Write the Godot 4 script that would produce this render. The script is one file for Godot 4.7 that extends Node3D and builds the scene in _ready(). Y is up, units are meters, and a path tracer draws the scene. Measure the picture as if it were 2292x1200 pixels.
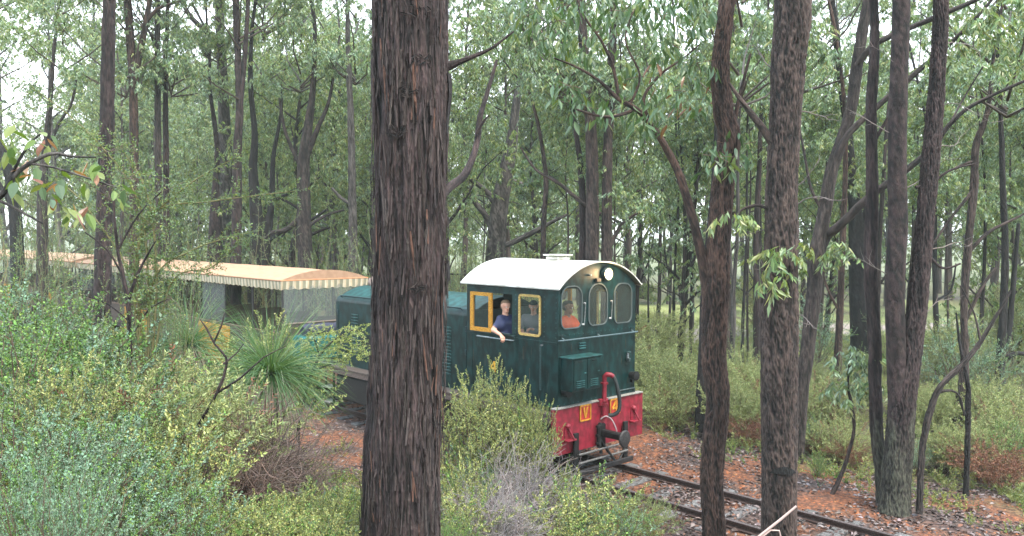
extends Node3D
# A diesel locomotive with canopied open carriages passing through a gum forest. Units are metres, y is up, rail tops lie at y = 0.

const LENS := 1833.4
const EYE := 4.15
const TILT := 2.271
const TRACK_AT := Vector3(8.034, 0, -7.648)
const TRACK_TURN := -46.41
const FRONT := -9.416

var rng := RandomNumberGenerator.new()
var taken := {}
var M := {}
var N := {}
var ground_noise := FastNoiseLite.new()
var patch_noise := FastNoiseLite.new()
var bark_noise := FastNoiseLite.new()
var fine_noise := FastNoiseLite.new()
var track: Transform3D

# ---------------------------------------------------------------- mesh collector
class Acc:
	var v := PackedVector3Array()
	var n := PackedVector3Array()
	var c := PackedColorArray()
	func tri(a: Vector3, b: Vector3, d: Vector3, col: Color) -> void:
		var m := (b - a).cross(d - a).normalized()
		v.append(a); v.append(d); v.append(b)
		n.append(m); n.append(m); n.append(m)
		c.append(col); c.append(col); c.append(col)
	func quad(a: Vector3, b: Vector3, d: Vector3, e: Vector3, col: Color) -> void:
		tri(a, b, d, col); tri(a, d, e, col)
	func tri3(a: Vector3, b: Vector3, d: Vector3, na: Vector3, nb: Vector3, nd: Vector3, ca: Color, cb: Color, cd: Color) -> void:
		v.append(a); v.append(d); v.append(b)
		n.append(na); n.append(nd); n.append(nb)
		c.append(ca); c.append(cd); c.append(cb)
	func face(p: Array, inside: Vector3, col: Color) -> void:
		var m: Vector3 = (p[1] - p[0]).cross(p[2] - p[0])
		var flip: bool = m.dot(p[0] - inside) < 0.0
		for i in range(1, p.size() - 1):
			if flip: tri(p[0], p[i + 1], p[i], col)
			else: tri(p[0], p[i], p[i + 1], col)
	func stamp(o: Acc, x: Transform3D) -> void:
		v.append_array(x * o.v)
		n.append_array(Transform3D(x.basis.orthonormalized(), Vector3.ZERO) * o.n)
		c.append_array(o.c)
	func box(at: Vector3, size: Vector3, col: Color, bev := 0.006, turn := Basis.IDENTITY) -> void:
		var h := size / 2.0
		var b: float = minf(bev, minf(h.x, minf(h.y, h.z)) * 0.6)
		var o := Vector3.ZERO
		var tmp := Acc.new()
		for ax in 3:
			var bx := (ax + 1) % 3
			var cx := (ax + 2) % 3
			for s in [-1.0, 1.0]:
				var q := []
				for k in [[-1, -1], [1, -1], [1, 1], [-1, 1]]:
					var p := Vector3()
					p[ax] = s * h[ax]; p[bx] = k[0] * (h[bx] - b); p[cx] = k[1] * (h[cx] - b)
					q.append(p)
				tmp.face(q, o, col)
				for s2 in [-1.0, 1.0]:
					var e := []
					for k in [[0, -1], [0, 1], [1, 1], [1, -1]]:
						var p := Vector3()
						p[ax] = s * (h[ax] if k[0] == 0 else h[ax] - b)
						p[bx] = s2 * (h[bx] - b if k[0] == 0 else h[bx])
						p[cx] = k[1] * (h[cx] - b)
						e.append(p)
					tmp.face(e, o, col)
		for i in 8:
			var s := Vector3(1 if i & 1 else -1, 1 if i & 2 else -1, 1 if i & 4 else -1)
			tmp.face([Vector3(h.x, h.y - b, h.z - b) * s, Vector3(h.x - b, h.y, h.z - b) * s, Vector3(h.x - b, h.y - b, h.z) * s], o, col)
		stamp(tmp, Transform3D(turn, at))
	func tube(p: PackedVector3Array, r: PackedFloat32Array, sides: int, col: Color, caps := true) -> void:
		var rings := []
		var nors := []
		var t0 := (p[1] - p[0]).normalized()
		var side := t0.cross(Vector3.UP if absf(t0.y) < 0.9 else Vector3.RIGHT).normalized()
		for i in p.size():
			var t := (p[mini(i + 1, p.size() - 1)] - p[maxi(i - 1, 0)]).normalized()
			side = (side - t * side.dot(t)).normalized()
			var up := side.cross(t)
			var ring := PackedVector3Array()
			var nor := PackedVector3Array()
			for j in sides:
				var a := TAU * j / sides
				var d := side * cos(a) + up * sin(a)
				nor.append(d); ring.append(p[i] + d * r[i])
			rings.append(ring); nors.append(nor)
		for i in p.size() - 1:
			var A: PackedVector3Array = rings[i]
			var B: PackedVector3Array = rings[i + 1]
			var NA: PackedVector3Array = nors[i]
			var NB: PackedVector3Array = nors[i + 1]
			for j in sides:
				var k := (j + 1) % sides
				tri3(A[j], B[j], B[k], NA[j], NB[j], NB[k], col, col, col)
				tri3(A[j], B[k], A[k], NA[j], NB[k], NA[k], col, col, col)
		if caps:
			for i in [0, p.size() - 1]:
				var ring: PackedVector3Array = rings[i]
				var inside: Vector3 = p[1] if i == 0 else p[p.size() - 2]
				for j in sides:
					face([p[i], ring[j], ring[(j + 1) % sides]], inside, col)
	func rod(a: Vector3, b: Vector3, r: float, col: Color, sides := 8) -> void:
		tube(PackedVector3Array([a, b]), PackedFloat32Array([r, r]), sides, col)
	func lathe(prof: Array, at: Vector3, turn: Basis, col: Color, sides := 24) -> void:   # prof: [radius, height along y]
		var tmp := Acc.new()
		for i in prof.size() - 1:
			var a: Array = prof[i]
			var b: Array = prof[i + 1]
			var sl := Vector2(b[1] - a[1], a[0] - b[0]).normalized()
			for j in sides:
				var t0 := TAU * j / sides
				var t1 := TAU * (j + 1) / sides
				var d0 := Vector3(cos(t0), 0, sin(t0))
				var d1 := Vector3(cos(t1), 0, sin(t1))
				var n0 := (d0 * sl.x + Vector3.UP * sl.y).normalized()
				var n1 := (d1 * sl.x + Vector3.UP * sl.y).normalized()
				var p0: Vector3 = d0 * a[0] + Vector3.UP * a[1]
				var p1: Vector3 = d1 * a[0] + Vector3.UP * a[1]
				var q0: Vector3 = d0 * b[0] + Vector3.UP * b[1]
				var q1: Vector3 = d1 * b[0] + Vector3.UP * b[1]
				if b[0] > 1e-5: tmp.tri3(p0, q0, q1, n0, n0, n1, col, col, col)
				if a[0] > 1e-5: tmp.tri3(p0, q1, p1, n0, n1, n1, col, col, col)
		stamp(tmp, Transform3D(turn, at))
	func ball(at: Vector3, r: Vector3, col: Color, sides := 12) -> void:
		var prof := []
		for i in 9:
			var a := -PI / 2 + PI * i / 8.0
			prof.append([cos(a), sin(a)])
		lathe(prof, at, Basis.from_scale(r), col, sides)
	# a flat plate with holes, drawn in its own x-y plane and extruded to +-thick/2 along z
	func panel(outline: PackedVector2Array, holes: Array, thick: float, x: Transform3D, col: Color) -> void:
		var lo := outline[0]
		var hi := outline[0]
		for p in outline:
			lo = lo.min(p); hi = hi.max(p)
		var cuts: Array = [lo.x - 1.0]
		for h in holes:
			var m := Vector2.ZERO
			for p in h: m += p
			cuts.append(m.x / h.size() + 0.00137)
		cuts.append(hi.x + 1.0)
		cuts.sort()
		var tmp := Acc.new()
		for i in cuts.size() - 1:
			var strip := PackedVector2Array([Vector2(cuts[i], lo.y - 1), Vector2(cuts[i + 1], lo.y - 1), Vector2(cuts[i + 1], hi.y + 1), Vector2(cuts[i], hi.y + 1)])
			var pieces: Array = Geometry2D.intersect_polygons(outline, strip)
			for h in holes:
				var next := []
				for q in pieces: next.append_array(Geometry2D.clip_polygons(q, h))
				pieces = next
			for q: PackedVector2Array in pieces:
				var ids := Geometry2D.triangulate_polygon(q)
				for k in range(0, ids.size(), 3):
					for s in [-0.5, 0.5]:
						var z: float = s * thick
						var A := Vector3(q[ids[k]].x, q[ids[k]].y, z)
						var B := Vector3(q[ids[k + 1]].x, q[ids[k + 1]].y, z)
						var D := Vector3(q[ids[k + 2]].x, q[ids[k + 2]].y, z)
						tmp.face([A, B, D], Vector3(A.x, A.y, 0), col)
				var ccw := not Geometry2D.is_polygon_clockwise(q)
				for k in q.size():
					var a := q[k]
					var b := q[(k + 1) % q.size()]
					var seam := false
					for cx: float in cuts:
						if absf(a.x - cx) < 1e-4 and absf(b.x - cx) < 1e-4: seam = true
					if seam: continue
					if not ccw:
						var w := a; a = b; b = w
					var h := thick / 2
					tmp.quad(Vector3(a.x, a.y, -h), Vector3(b.x, b.y, -h), Vector3(b.x, b.y, h), Vector3(a.x, a.y, h), col)
		stamp(tmp, x)
	func mesh() -> ArrayMesh:
		var arr := []
		arr.resize(Mesh.ARRAY_MAX)
		arr[Mesh.ARRAY_VERTEX] = v; arr[Mesh.ARRAY_NORMAL] = n; arr[Mesh.ARRAY_COLOR] = c
		var m := ArrayMesh.new()
		m.add_surface_from_arrays(Mesh.PRIMITIVE_TRIANGLES, arr)
		return m

# ---------------------------------------------------------------- nodes
func numbered(called: String) -> String:
	var k: int = taken.get(called, 0)
	taken[called] = k + 1
	return called if k == 0 else "%s_%03d" % [called, k]

func tag(o: Node, label: String, category: String, group := "", kind := "") -> void:
	o.set_meta("label", label)
	if category: o.set_meta("category", category)
	if group: o.set_meta("group", group)
	if kind: o.set_meta("kind", kind)

func thing(called: String, label: String, category: String, at := Vector3.ZERO, turn := Basis.IDENTITY, group := "") -> Node3D:
	var o := Node3D.new()
	o.name = numbered(called)
	add_child(o)
	o.transform = Transform3D(turn, at)
	tag(o, label, category, group)
	return o

func part(called: String, a: Variant, m: Material, parent: Node, label := "", kind := "") -> MeshInstance3D:
	var o := MeshInstance3D.new()
	o.name = called
	o.mesh = a.mesh() if a is Acc else a
	o.material_override = m
	parent.add_child(o, true)
	if label: o.set_meta("label", label)
	if kind: o.set_meta("kind", kind)
	return o

func single(called: String, a: Variant, m: Material, label: String, category: String, group := "", kind := "") -> MeshInstance3D:
	var o := part(numbered(called), a, m, self)
	tag(o, label, category, group, kind)
	return o

func copy(o: Node3D, label: String, at: Transform3D, group := "") -> Node3D:
	var r: Node3D = o.duplicate()
	var base := String(o.name)
	if base.length() > 4 and base[base.length() - 4] == "_" and base.right(3).is_valid_int(): base = base.left(base.length() - 4)
	r.name = numbered(base)
	add_child(r)
	r.transform = at
	r.set_meta("label", label)
	if group: r.set_meta("group", group)
	return r

# ---------------------------------------------------------------- places
func at(px: float, py: float, depth: float) -> Vector3:     # the point that stands «depth» metres ahead of the eye in that direction
	var x := px - 1146.0
	var y := py - 600.0
	var r := deg_to_rad(0.309)
	var xr := x * cos(r) + y * sin(r)
	var yr := -(-x * sin(r) + y * cos(r)) / LENS
	var t := deg_to_rad(TILT)
	var Y := yr * cos(t) - sin(t)
	var Z := cos(t) + yr * sin(t)
	return Vector3(xr / LENS / Z * depth, EYE + Y / Z * depth, -depth)

func across(p: Vector3) -> float:                            # distance from the track's middle, positive on the near side
	return (track.affine_inverse() * p).z

func gh(x: float, z: float) -> float:
	var q := track.affine_inverse() * Vector3(x, 0, z)
	var w := q.z
	var h := -0.13 + smoothstep(2.6, 10.5, w) * 2.55
	var rough := smoothstep(1.6, 4.0, absf(w))
	h += ground_noise.get_noise_2d(x * 6.0, z * 6.0) * 0.12 * rough
	h += ground_noise.get_noise_2d(x * 0.8, z * 0.8) * 0.5 * smoothstep(4.0, 20.0, absf(w))
	h += (patch_noise.get_noise_2d(x * 9.0, z * 9.0)) * 0.02
	if w < -2.0: h -= smoothstep(-2.0, -5.0, w) * 0.15
	return h

func foot(px: float, depth: float) -> Vector3:
	var p := at(px, 600, depth)
	p.y = gh(p.x, p.z)
	return p

func rnd(a: float, b: float) -> float: return rng.randf_range(a, b)
func rdir() -> Vector3:
	var z := rng.randf_range(-1, 1)
	var a := rng.randf_range(0, TAU)
	var s := sqrt(1 - z * z)
	return Vector3(s * cos(a), z, s * sin(a))
func vary(c: Color, k: float) -> Color:
	var b := 1.0 + rng.randf_range(-k, k)
	return Color(c.r * b * (1.0 + rng.randf_range(-k, k) * 0.35), c.g * b, c.b * b * (1.0 + rng.randf_range(-k, k) * 0.35))

# ---------------------------------------------------------------- materials
func noise(freq: float, fractal := FastNoiseLite.FRACTAL_FBM, oct := 4, sd := 1) -> FastNoiseLite:
	var f := FastNoiseLite.new()
	f.noise_type = FastNoiseLite.TYPE_SIMPLEX_SMOOTH
	f.frequency = freq; f.fractal_type = fractal; f.fractal_octaves = oct; f.seed = sd
	return f

func tex(f: FastNoiseLite, lo: Color, hi: Color, size := 512, p0 := 0.25, p1 := 0.75) -> NoiseTexture2D:
	var t := NoiseTexture2D.new()
	t.width = size; t.height = size; t.seamless = true; t.noise = f
	var g := Gradient.new()
	g.offsets = PackedFloat32Array([p0, p1]); g.colors = PackedColorArray([lo, hi])
	t.color_ramp = g
	return t

func bumps(f: FastNoiseLite, strength: float, size := 512) -> NoiseTexture2D:
	var t := NoiseTexture2D.new()
	t.width = size; t.height = size; t.seamless = true; t.noise = f
	t.as_normal_map = true; t.bump_strength = strength
	return t

func mat(rough: float, metal := 0.0, col := Color.WHITE) -> StandardMaterial3D:
	var m := StandardMaterial3D.new()
	m.albedo_color = col; m.roughness = rough; m.metallic = metal
	m.vertex_color_use_as_albedo = true
	return m

func tri_map(m: StandardMaterial3D, t: Texture2D, sc: Vector3, nm: Texture2D = null, world := false) -> StandardMaterial3D:
	m.uv1_triplanar = true; m.uv1_world_triplanar = world; m.uv1_scale = sc
	if t: m.albedo_texture = t
	if nm: m.normal_enabled = true; m.normal_texture = nm
	return m

func make_materials() -> void:
	var g := func(k: float) -> Color: return Color(k, k, k)
	M.bark = tri_map(mat(0.95), tex(noise(0.03, FastNoiseLite.FRACTAL_RIDGED, 4, 3), g.call(0.62), g.call(1.0)), Vector3(3.0, 0.4, 3.0), bumps(noise(0.03, FastNoiseLite.FRACTAL_RIDGED, 4, 3), 6.0))
	M.bark.normal_scale = 1.0
	M.leaf = mat(0.5)
	M.leaf.backlight_enabled = true; M.leaf.backlight = Color(0.85, 0.85, 0.45)
	M.leaf.cull_mode = BaseMaterial3D.CULL_DISABLED
	M.leaf.roughness = 0.36
	M.bush = mat(0.55)
	M.bush.backlight_enabled = true; M.bush.backlight = Color(0.5, 0.5, 0.25)
	M.bush.cull_mode = BaseMaterial3D.CULL_DISABLED
	M.dry = mat(0.85)
	M.dry.cull_mode = BaseMaterial3D.CULL_DISABLED
	M.twig = mat(0.9)
	M.paint = tri_map(mat(0.42), tex(noise(0.012, FastNoiseLite.FRACTAL_FBM, 5, 8), Color(0.66, 0.64, 0.62), Color(1.0, 1.0, 1.0)), Vector3(0.9, 0.5, 0.9))
	M.paint.roughness = 0.42; M.paint.metallic_specular = 0.35
	M.red = tri_map(mat(0.5), tex(noise(0.014, FastNoiseLite.FRACTAL_FBM, 5, 12), Color(0.78, 0.74, 0.72), g.call(1.0)), Vector3(1.1, 0.8, 1.1))
	M.roof = tri_map(mat(0.55), tex(noise(0.01, FastNoiseLite.FRACTAL_FBM, 5, 5), Color(0.80, 0.79, 0.75), g.call(1.0)), Vector3(0.5, 0.5, 0.5))
	M.iron = tri_map(mat(0.6, 0.3), tex(noise(0.03, FastNoiseLite.FRACTAL_FBM, 4, 9), g.call(0.6), g.call(1.0)), Vector3(2, 2, 2))
	M.wood = tri_map(mat(0.85), tex(noise(0.03, FastNoiseLite.FRACTAL_FBM, 4, 10), g.call(0.7), g.call(1.0)), Vector3(0.7, 4, 4))
	M.canvas = tri_map(mat(0.9), tex(noise(0.015, FastNoiseLite.FRACTAL_FBM, 5, 14), Color(0.92, 0.91, 0.9), g.call(1.0)), Vector3(0.3, 0.6, 0.6))
	M.canvas.backlight_enabled = true; M.canvas.backlight = Color(0.2, 0.18, 0.15)
	M.cloth = mat(0.9)
	M.skin = mat(0.6)
	M.skin.subsurf_scatter_enabled = true; M.skin.subsurf_scatter_strength = 0.1
	M.rubber = mat(0.7)
	M.glass = mat(0.03, 0.0, Color(0.5, 0.56, 0.54, 0.05))
	M.glass.transparency = BaseMaterial3D.TRANSPARENCY_ALPHA
	M.glass.vertex_color_use_as_albedo = false; M.glass.metallic_specular = 0.28
	M.blind = mat(0.22, 0.0, Color(0.6, 0.64, 0.63, 0.12))
	M.blind.transparency = BaseMaterial3D.TRANSPARENCY_ALPHA
	M.blind.vertex_color_use_as_albedo = false; M.blind.metallic_specular = 0.2
	M.lamp = mat(0.3, 0.0, Color(1, 0.95, 0.85))
	M.lamp.emission_enabled = true; M.lamp.emission = Color(1.0, 0.86, 0.66); M.lamp.emission_energy_multiplier = 4.0
	M.ground = tri_map(mat(0.95), tex(noise(0.02, FastNoiseLite.FRACTAL_FBM, 5, 21), Color(0.6, 0.58, 0.58), g.call(1.0)), Vector3(0.8, 0.8, 0.8), bumps(noise(0.05, FastNoiseLite.FRACTAL_FBM, 5, 22), 5.0), true)
	M.ground.normal_scale = 1.2
	M.stone = mat(0.9)
	M.sleeper = tri_map(mat(0.9), tex(noise(0.02, FastNoiseLite.FRACTAL_FBM, 5, 23), g.call(0.6), g.call(1.0)), Vector3(5, 5, 0.8), bumps(noise(0.03, FastNoiseLite.FRACTAL_FBM, 5, 24), 5.0))

# ---------------------------------------------------------------- trunks and branches
func smooth_path(p: PackedVector3Array, r: PackedFloat32Array, step: float) -> Array:
	var op := PackedVector3Array()
	var orr := PackedFloat32Array()
	for i in p.size() - 1:
		var a := p[maxi(i - 1, 0)]
		var b := p[i]
		var c := p[i + 1]
		var d := p[mini(i + 2, p.size() - 1)]
		var k := maxi(1, int(ceil(b.distance_to(c) / step)))
		for j in k:
			var t := float(j) / k
			op.append(b.cubic_interpolate(c, a, d, t))
			orr.append(lerpf(r[i], r[i + 1], t))
	op.append(p[p.size() - 1]); orr.append(r[r.size() - 1])
	return [op, orr]

# a stem with fibrous ridges: dark furrows and paler weathered ribs
func limb(a: Acc, p: PackedVector3Array, r: PackedFloat32Array, sides: int, step: float, amp: float, freq: float, dark: Color, pale: Color, sd: float, stretch := 0.12, moss := Color(0, 0, 0, 0), mossy := 0.0) -> void:
	var sm := smooth_path(p, r, step)
	var P: PackedVector3Array = sm[0]
	var R: PackedFloat32Array = sm[1]
	var cnt := P.size()
	var pos := PackedVector3Array()
	var col := PackedColorArray()
	var cs := PackedVector2Array()
	for j in sides: cs.append(Vector2(cos(TAU * j / sides), sin(TAU * j / sides)))
	var t0 := (P[1] - P[0]).normalized()
	var side := t0.cross(Vector3.FORWARD if absf(t0.z) < 0.9 else Vector3.RIGHT).normalized()
	var len := 0.0
	for i in cnt:
		var t := (P[mini(i + 1, cnt - 1)] - P[maxi(i - 1, 0)]).normalized()
		if i > 0: len += P[i].distance_to(P[i - 1])
		side = (side - t * side.dot(t)).normalized()
		var up := side.cross(t)
		var rad := R[i]
		var k := minf(1.0, rad / 0.05)
		for j in sides:
			var q := cs[j]
			var ex := q.x * rad * freq
			var ey := q.y * rad * freq
			var h := bark_noise.get_noise_3d(ex + sd, len * freq * stretch, ey)           # ridged, about -1 .. 1
			var g := fine_noise.get_noise_3d(ex * 0.35 + sd, len * freq * 0.05, ey * 0.35)
			var d := (h - 0.75) * amp * k + g * amp * 0.8 * k
			pos.append(P[i] + (side * q.x + up * q.y) * (rad + d))
			var w := smoothstep(-0.15, 0.95, h + g * 0.6)
			var cc := dark.lerp(pale, w)
			var burn := fine_noise.get_noise_3d(q.x * rad * 5.0 - sd, len * 1.6, q.y * rad * 5.0)
			cc = cc * lerpf(1.2, 0.55, smoothstep(0.0, 0.5, burn))
			if mossy > 0.0:
				var mm := clampf((g + 0.35 + (mossy - len) * 1.2) * 1.6, 0.0, 1.0) * clampf(h + 0.6, 0.0, 1.0)
				cc = cc.lerp(moss, mm * (0.15 + 0.85 * w))
			col.append(cc)
	var nor := PackedVector3Array()
	nor.resize(pos.size())
	for i in cnt:
		for j in sides:
			var jn := i * sides + (j + 1) % sides
			var jp := i * sides + (j + sides - 1) % sides
			var u := pos[mini(i + 1, cnt - 1) * sides + j] - pos[maxi(i - 1, 0) * sides + j]
			nor[i * sides + j] = (pos[jn] - pos[jp]).cross(u).normalized()
	# make sure that the normals point outwards
	if nor[0].dot(pos[0] - P[0]) < 0.0:
		for i in nor.size(): nor[i] = -nor[i]
	for i in cnt - 1:
		for j in sides:
			var A := i * sides + j
			var B := i * sides + (j + 1) % sides
			var C := A + sides
			var D := B + sides
			a.tri3(pos[A], pos[C], pos[D], nor[A], nor[C], nor[D], col[A], col[C], col[D])
			a.tri3(pos[A], pos[D], pos[B], nor[A], nor[D], nor[B], col[A], col[D], col[B])
	for i in [0, cnt - 1]:
		for j in sides:
			a.face([P[i], pos[i * sides + j], pos[i * sides + (j + 1) % sides]], P[1] if i == 0 else P[cnt - 2], dark)

const BARK := {
	"jarrah": [Color(0.004, 0.0028, 0.003), Color(0.054, 0.035, 0.033)],
	"red": [Color(0.006, 0.004, 0.0036), Color(0.082, 0.056, 0.047)],
	"brown": [Color(0.006, 0.0045, 0.004), Color(0.066, 0.050, 0.044)],
	"grey": [Color(0.014, 0.012, 0.011), Color(0.11, 0.097, 0.088)],
	"char": [Color(0.004, 0.0035, 0.0035), Color(0.026, 0.022, 0.021)],
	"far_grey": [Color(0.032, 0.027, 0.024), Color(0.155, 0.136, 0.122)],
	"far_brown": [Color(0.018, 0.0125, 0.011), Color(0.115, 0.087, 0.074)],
	"ruddy": [Color(0.007, 0.0042, 0.0036), Color(0.085, 0.048, 0.036)],
}

# ---------------------------------------------------------------- leaves
func leaf(a: Acc, p: Vector3, d: Vector3, s: Vector3, length: float, width: float, col: Color) -> void:   # four-sided folded leaf
	var u := d.cross(s) * width * 0.18
	var m := p + d * length * 0.42
	var l := m + s * width * 0.5 + u
	var r := m - s * width * 0.5 + u
	a.tri(p, l, p + d * length, col)
	a.tri(p, p + d * length, r, col)

func long_leaf(length: float, width: float, curve: float, col: Color) -> Acc:      # a sickle leaf that hangs along -y from its stalk
	var a := Acc.new()
	var prev: Array = []
	for i in 6:
		var t := i / 5.0
		var w := width * 0.5 * sin(PI * pow(t, 0.75)) * (1.0 if i > 0 else 0.0) + (0.0015 if i < 5 else 0.0)
		var c := Vector3(sin(t * PI * 0.5) * curve * length, -t * length, curve * 0.4 * length * t * t)
		var row := [c + Vector3(-w, 0, w * 0.35), c, c + Vector3(w, 0, w * 0.35)]
		if i > 0:
			for k in 2:
				a.quad(prev[k], row[k], row[k + 1], prev[k + 1], col if k == 0 else Color(col.r * 0.93, col.g * 0.95, col.b * 0.93))
		prev = row
	return a

func sway(down: float) -> Vector3:
	return (rdir() + Vector3(0, -down, 0)).normalized()

# a hanging gum-leaf spray about 0.5 m long: a thin twig and its leaves
func spray(cnt: int, length: float, width: float, cols: Array, droop := 1.3, reach := 0.42) -> Acc:
	var a := Acc.new()
	var p := Vector3.ZERO
	var d := Vector3(1, 0.15, 0)
	var seg := reach / 5.0
	var pts := PackedVector3Array([p])
	for i in 5:
		d = (d + Vector3(rnd(-0.3, 0.3), -0.28, rnd(-0.3, 0.3))).normalized()
		p += d * seg
		pts.append(p)
	for i in 5:
		var w := 0.0025
		var s := Vector3(0, w, 0)
		a.tri(pts[i] + s, pts[i] - s, pts[i + 1], Color(0.09, 0.065, 0.045))
	for i in cnt:
		var t := rnd(0.2, 1.0) * 4.99
		var k := int(t)
		var q := pts[k].lerp(pts[k + 1], t - k)
		var ld := sway(droop)
		var ls := ld.cross(rdir()).normalized()
		leaf(a, q + rdir() * 0.02, ld, ls, length * rnd(0.7, 1.25), width * rnd(0.75, 1.2), vary(cols[rng.randi() % cols.size()], 0.42))
	return a

# an upright or arching twig with small leaves set all round it
func sprig(length: float, cnt: int, ll: float, lw: float, cols: Array, stem: Color, spread := 0.9, bend := 0.25) -> Acc:
	var a := Acc.new()
	var pts := PackedVector3Array([Vector3.ZERO])
	var d := Vector3.UP
	var p := Vector3.ZERO
	var bx := rnd(-bend, bend)
	var bz := rnd(-bend, bend)
	for i in 4:
		d = (d + Vector3(bx, 0, bz) * 0.5).normalized()
		p += d * length / 4.0
		pts.append(p)
	for i in 4:
		var s := Vector3(0.0016, 0, 0)
		var s2 := Vector3(0, 0, 0.0016)
		a.tri(pts[i] + s, pts[i] - s, pts[i + 1], stem)
		a.tri(pts[i] + s2, pts[i] - s2, pts[i + 1], stem)
	for i in cnt:
		var t := (i + rng.randf()) / cnt * 3.99
		var k := int(t)
		var q := pts[k].lerp(pts[k + 1], t - k)
		var az := i * 2.4 + rnd(-0.5, 0.5)
		var ld := (Vector3(cos(az), rnd(0.1, 0.9), sin(az)) * spread + Vector3.UP * 0.35).normalized()
		leaf(a, q, ld, ld.cross(rdir()).normalized(), ll * rnd(0.6, 1.25), lw * rnd(0.7, 1.2), vary(cols[rng.randi() % cols.size()], 0.42))
	return a

func face_along(d: Vector3, roll: float, sc: float, o: Vector3) -> Transform3D:     # turns +y to d
	var z := d.cross(Vector3.RIGHT if absf(d.x) < 0.8 else Vector3.FORWARD).normalized()
	var b := Basis(d.cross(z), d, z).rotated(d, roll)
	return Transform3D(b.scaled_local(Vector3(sc, sc, sc)), o)

func clump(a: Acc, at_: Vector3, r: float, cnt: int, kinds: Array, flat := 0.75) -> void:
	for i in cnt:
		var o := rdir() * r * pow(rng.randf(), 0.45)
		o.y *= flat
		var b := Basis(Vector3.UP, rnd(0, TAU)) * Basis(Vector3.FORWARD, rnd(-0.4, 0.5))
		var sc := rnd(0.75, 1.2)
		a.stamp(kinds[rng.randi() % kinds.size()], Transform3D(b.scaled_local(Vector3(sc, sc, sc)), at_ + o))

# ---------------------------------------------------------------- whole trees for the forest behind
func tree_proto(called: String, label: String, kind: int, bark: String, kinds: Array, height: float, rad: float) -> Node3D:
	var o := thing(called, label, "tree")
	var b: Array = BARK[bark]
	var start: float = [0.42, 0.22, 0.12, 0.3, 0.55][kind]
	var p := PackedVector3Array()
	var r := PackedFloat32Array()
	var wob := Vector3.ZERO
	var lean := Vector3(rnd(-1, 1), 0, rnd(-1, 1)) * height * ([0.03, 0.05, 0.06, 0.16, 0.02][kind] as float)
	var steps := 7
	for i in steps:
		var t := float(i) / (steps - 1)
		wob += Vector3(rnd(-1, 1), 0, rnd(-1, 1)) * height * 0.012 * (2.0 if kind == 3 else 1.0)
		p.append(Vector3(0, t * height - (0.3 if i == 0 else 0.0), 0) + wob * (0.0 if i == 0 else 1.0) + lean * t)
		r.append(rad * (1.25 if i == 0 else lerpf(1.0, 0.22, t)))
	var ta := Acc.new()
	limb(ta, p, r, 14, 0.35, rad * 0.10, 28.0, b[0], b[1], rnd(0, 50))
	part("trunk", ta, M.bark, o)
	var sm := smooth_path(p, r, 0.2)
	var P: PackedVector3Array = sm[0]
	var R: PackedFloat32Array = sm[1]
	var la := Acc.new()
	var ca := Acc.new()
	var cnt: int = [15, 17, 13, 13, 12][kind]
	for i in cnt:
		var t := lerpf(start, 0.99, pow(float(i) / (cnt - 1), 0.85))
		var k := mini(int(t * (P.size() - 1)), P.size() - 1)
		var az := i * 2.4 + rnd(-0.4, 0.4)
		var L := height * ([0.20, 0.22, 0.18, 0.27, 0.2][kind] as float) * lerpf(1.15, 0.5, (t - start) / (1 - start)) * rnd(0.7, 1.25)
		var d := Vector3(cos(az), rnd(0.5, 1.3), sin(az)).normalized()
		var q := PackedVector3Array([P[k]])
		var qr := PackedFloat32Array([minf(R[k] * 0.6, 0.02 + L * 0.018)])
		var e := P[k]
		for s in 4:
			d = (d + Vector3(rnd(-0.3, 0.3), rnd(-0.25, 0.2), rnd(-0.3, 0.3))).normalized()
			e += d * L / 4.0
			q.append(e); qr.append(qr[0] * (1.0 - 0.21 * (s + 1)))
		la.tube(q, qr, 5, (b[0] as Color).lerp(b[1], 0.3))
		var dens: int = [32, 34, 28, 32, 30][kind]
		var cr := L * 0.34 + 0.28
		clump(ca, q[4], cr, dens, kinds)
		clump(ca, q[3] + Vector3(rnd(-0.4, 0.4), -0.1, rnd(-0.4, 0.4)), cr * 0.85, int(dens * 0.7), kinds)
		if kind != 0: clump(ca, q[2] + rdir() * 0.4, cr * 0.7, int(dens * 0.45), kinds)
		# twigs that carry the clumps
		for s in 5:
			var e2 := q[3] + rdir() * cr * 0.9
			la.tube(PackedVector3Array([q[2].lerp(q[4], rng.randf()), e2]), PackedFloat32Array([0.012, 0.004]), 3, (b[0] as Color).lerp(b[1], 0.3), false)
	for i in [5, 3, 2, 5, 4][kind]:                      # dead, bare limbs below the crown
		var t := rnd(start * 0.4, start * 1.2)
		var k := mini(int(t * (P.size() - 1)), P.size() - 2)
		var az := rnd(0, TAU)
		var d := Vector3(cos(az), rnd(0.0, 0.9), sin(az)).normalized()
		var e := P[k]
		var q := PackedVector3Array([e])
		var qr := PackedFloat32Array([R[k] * 0.3])
		for s in 4:
			d = (d + rdir() * 0.35).normalized()
			e += d * height * 0.035
			q.append(e); qr.append(qr[0] * (0.9 - 0.2 * s))
		la.tube(q, qr, 5, (b[0] as Color).lerp(b[1], 0.5))
	part("limbs", la, M.bark, o)
	part("crown", ca, M.leaf, o, "", "stuff")
	return o

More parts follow.
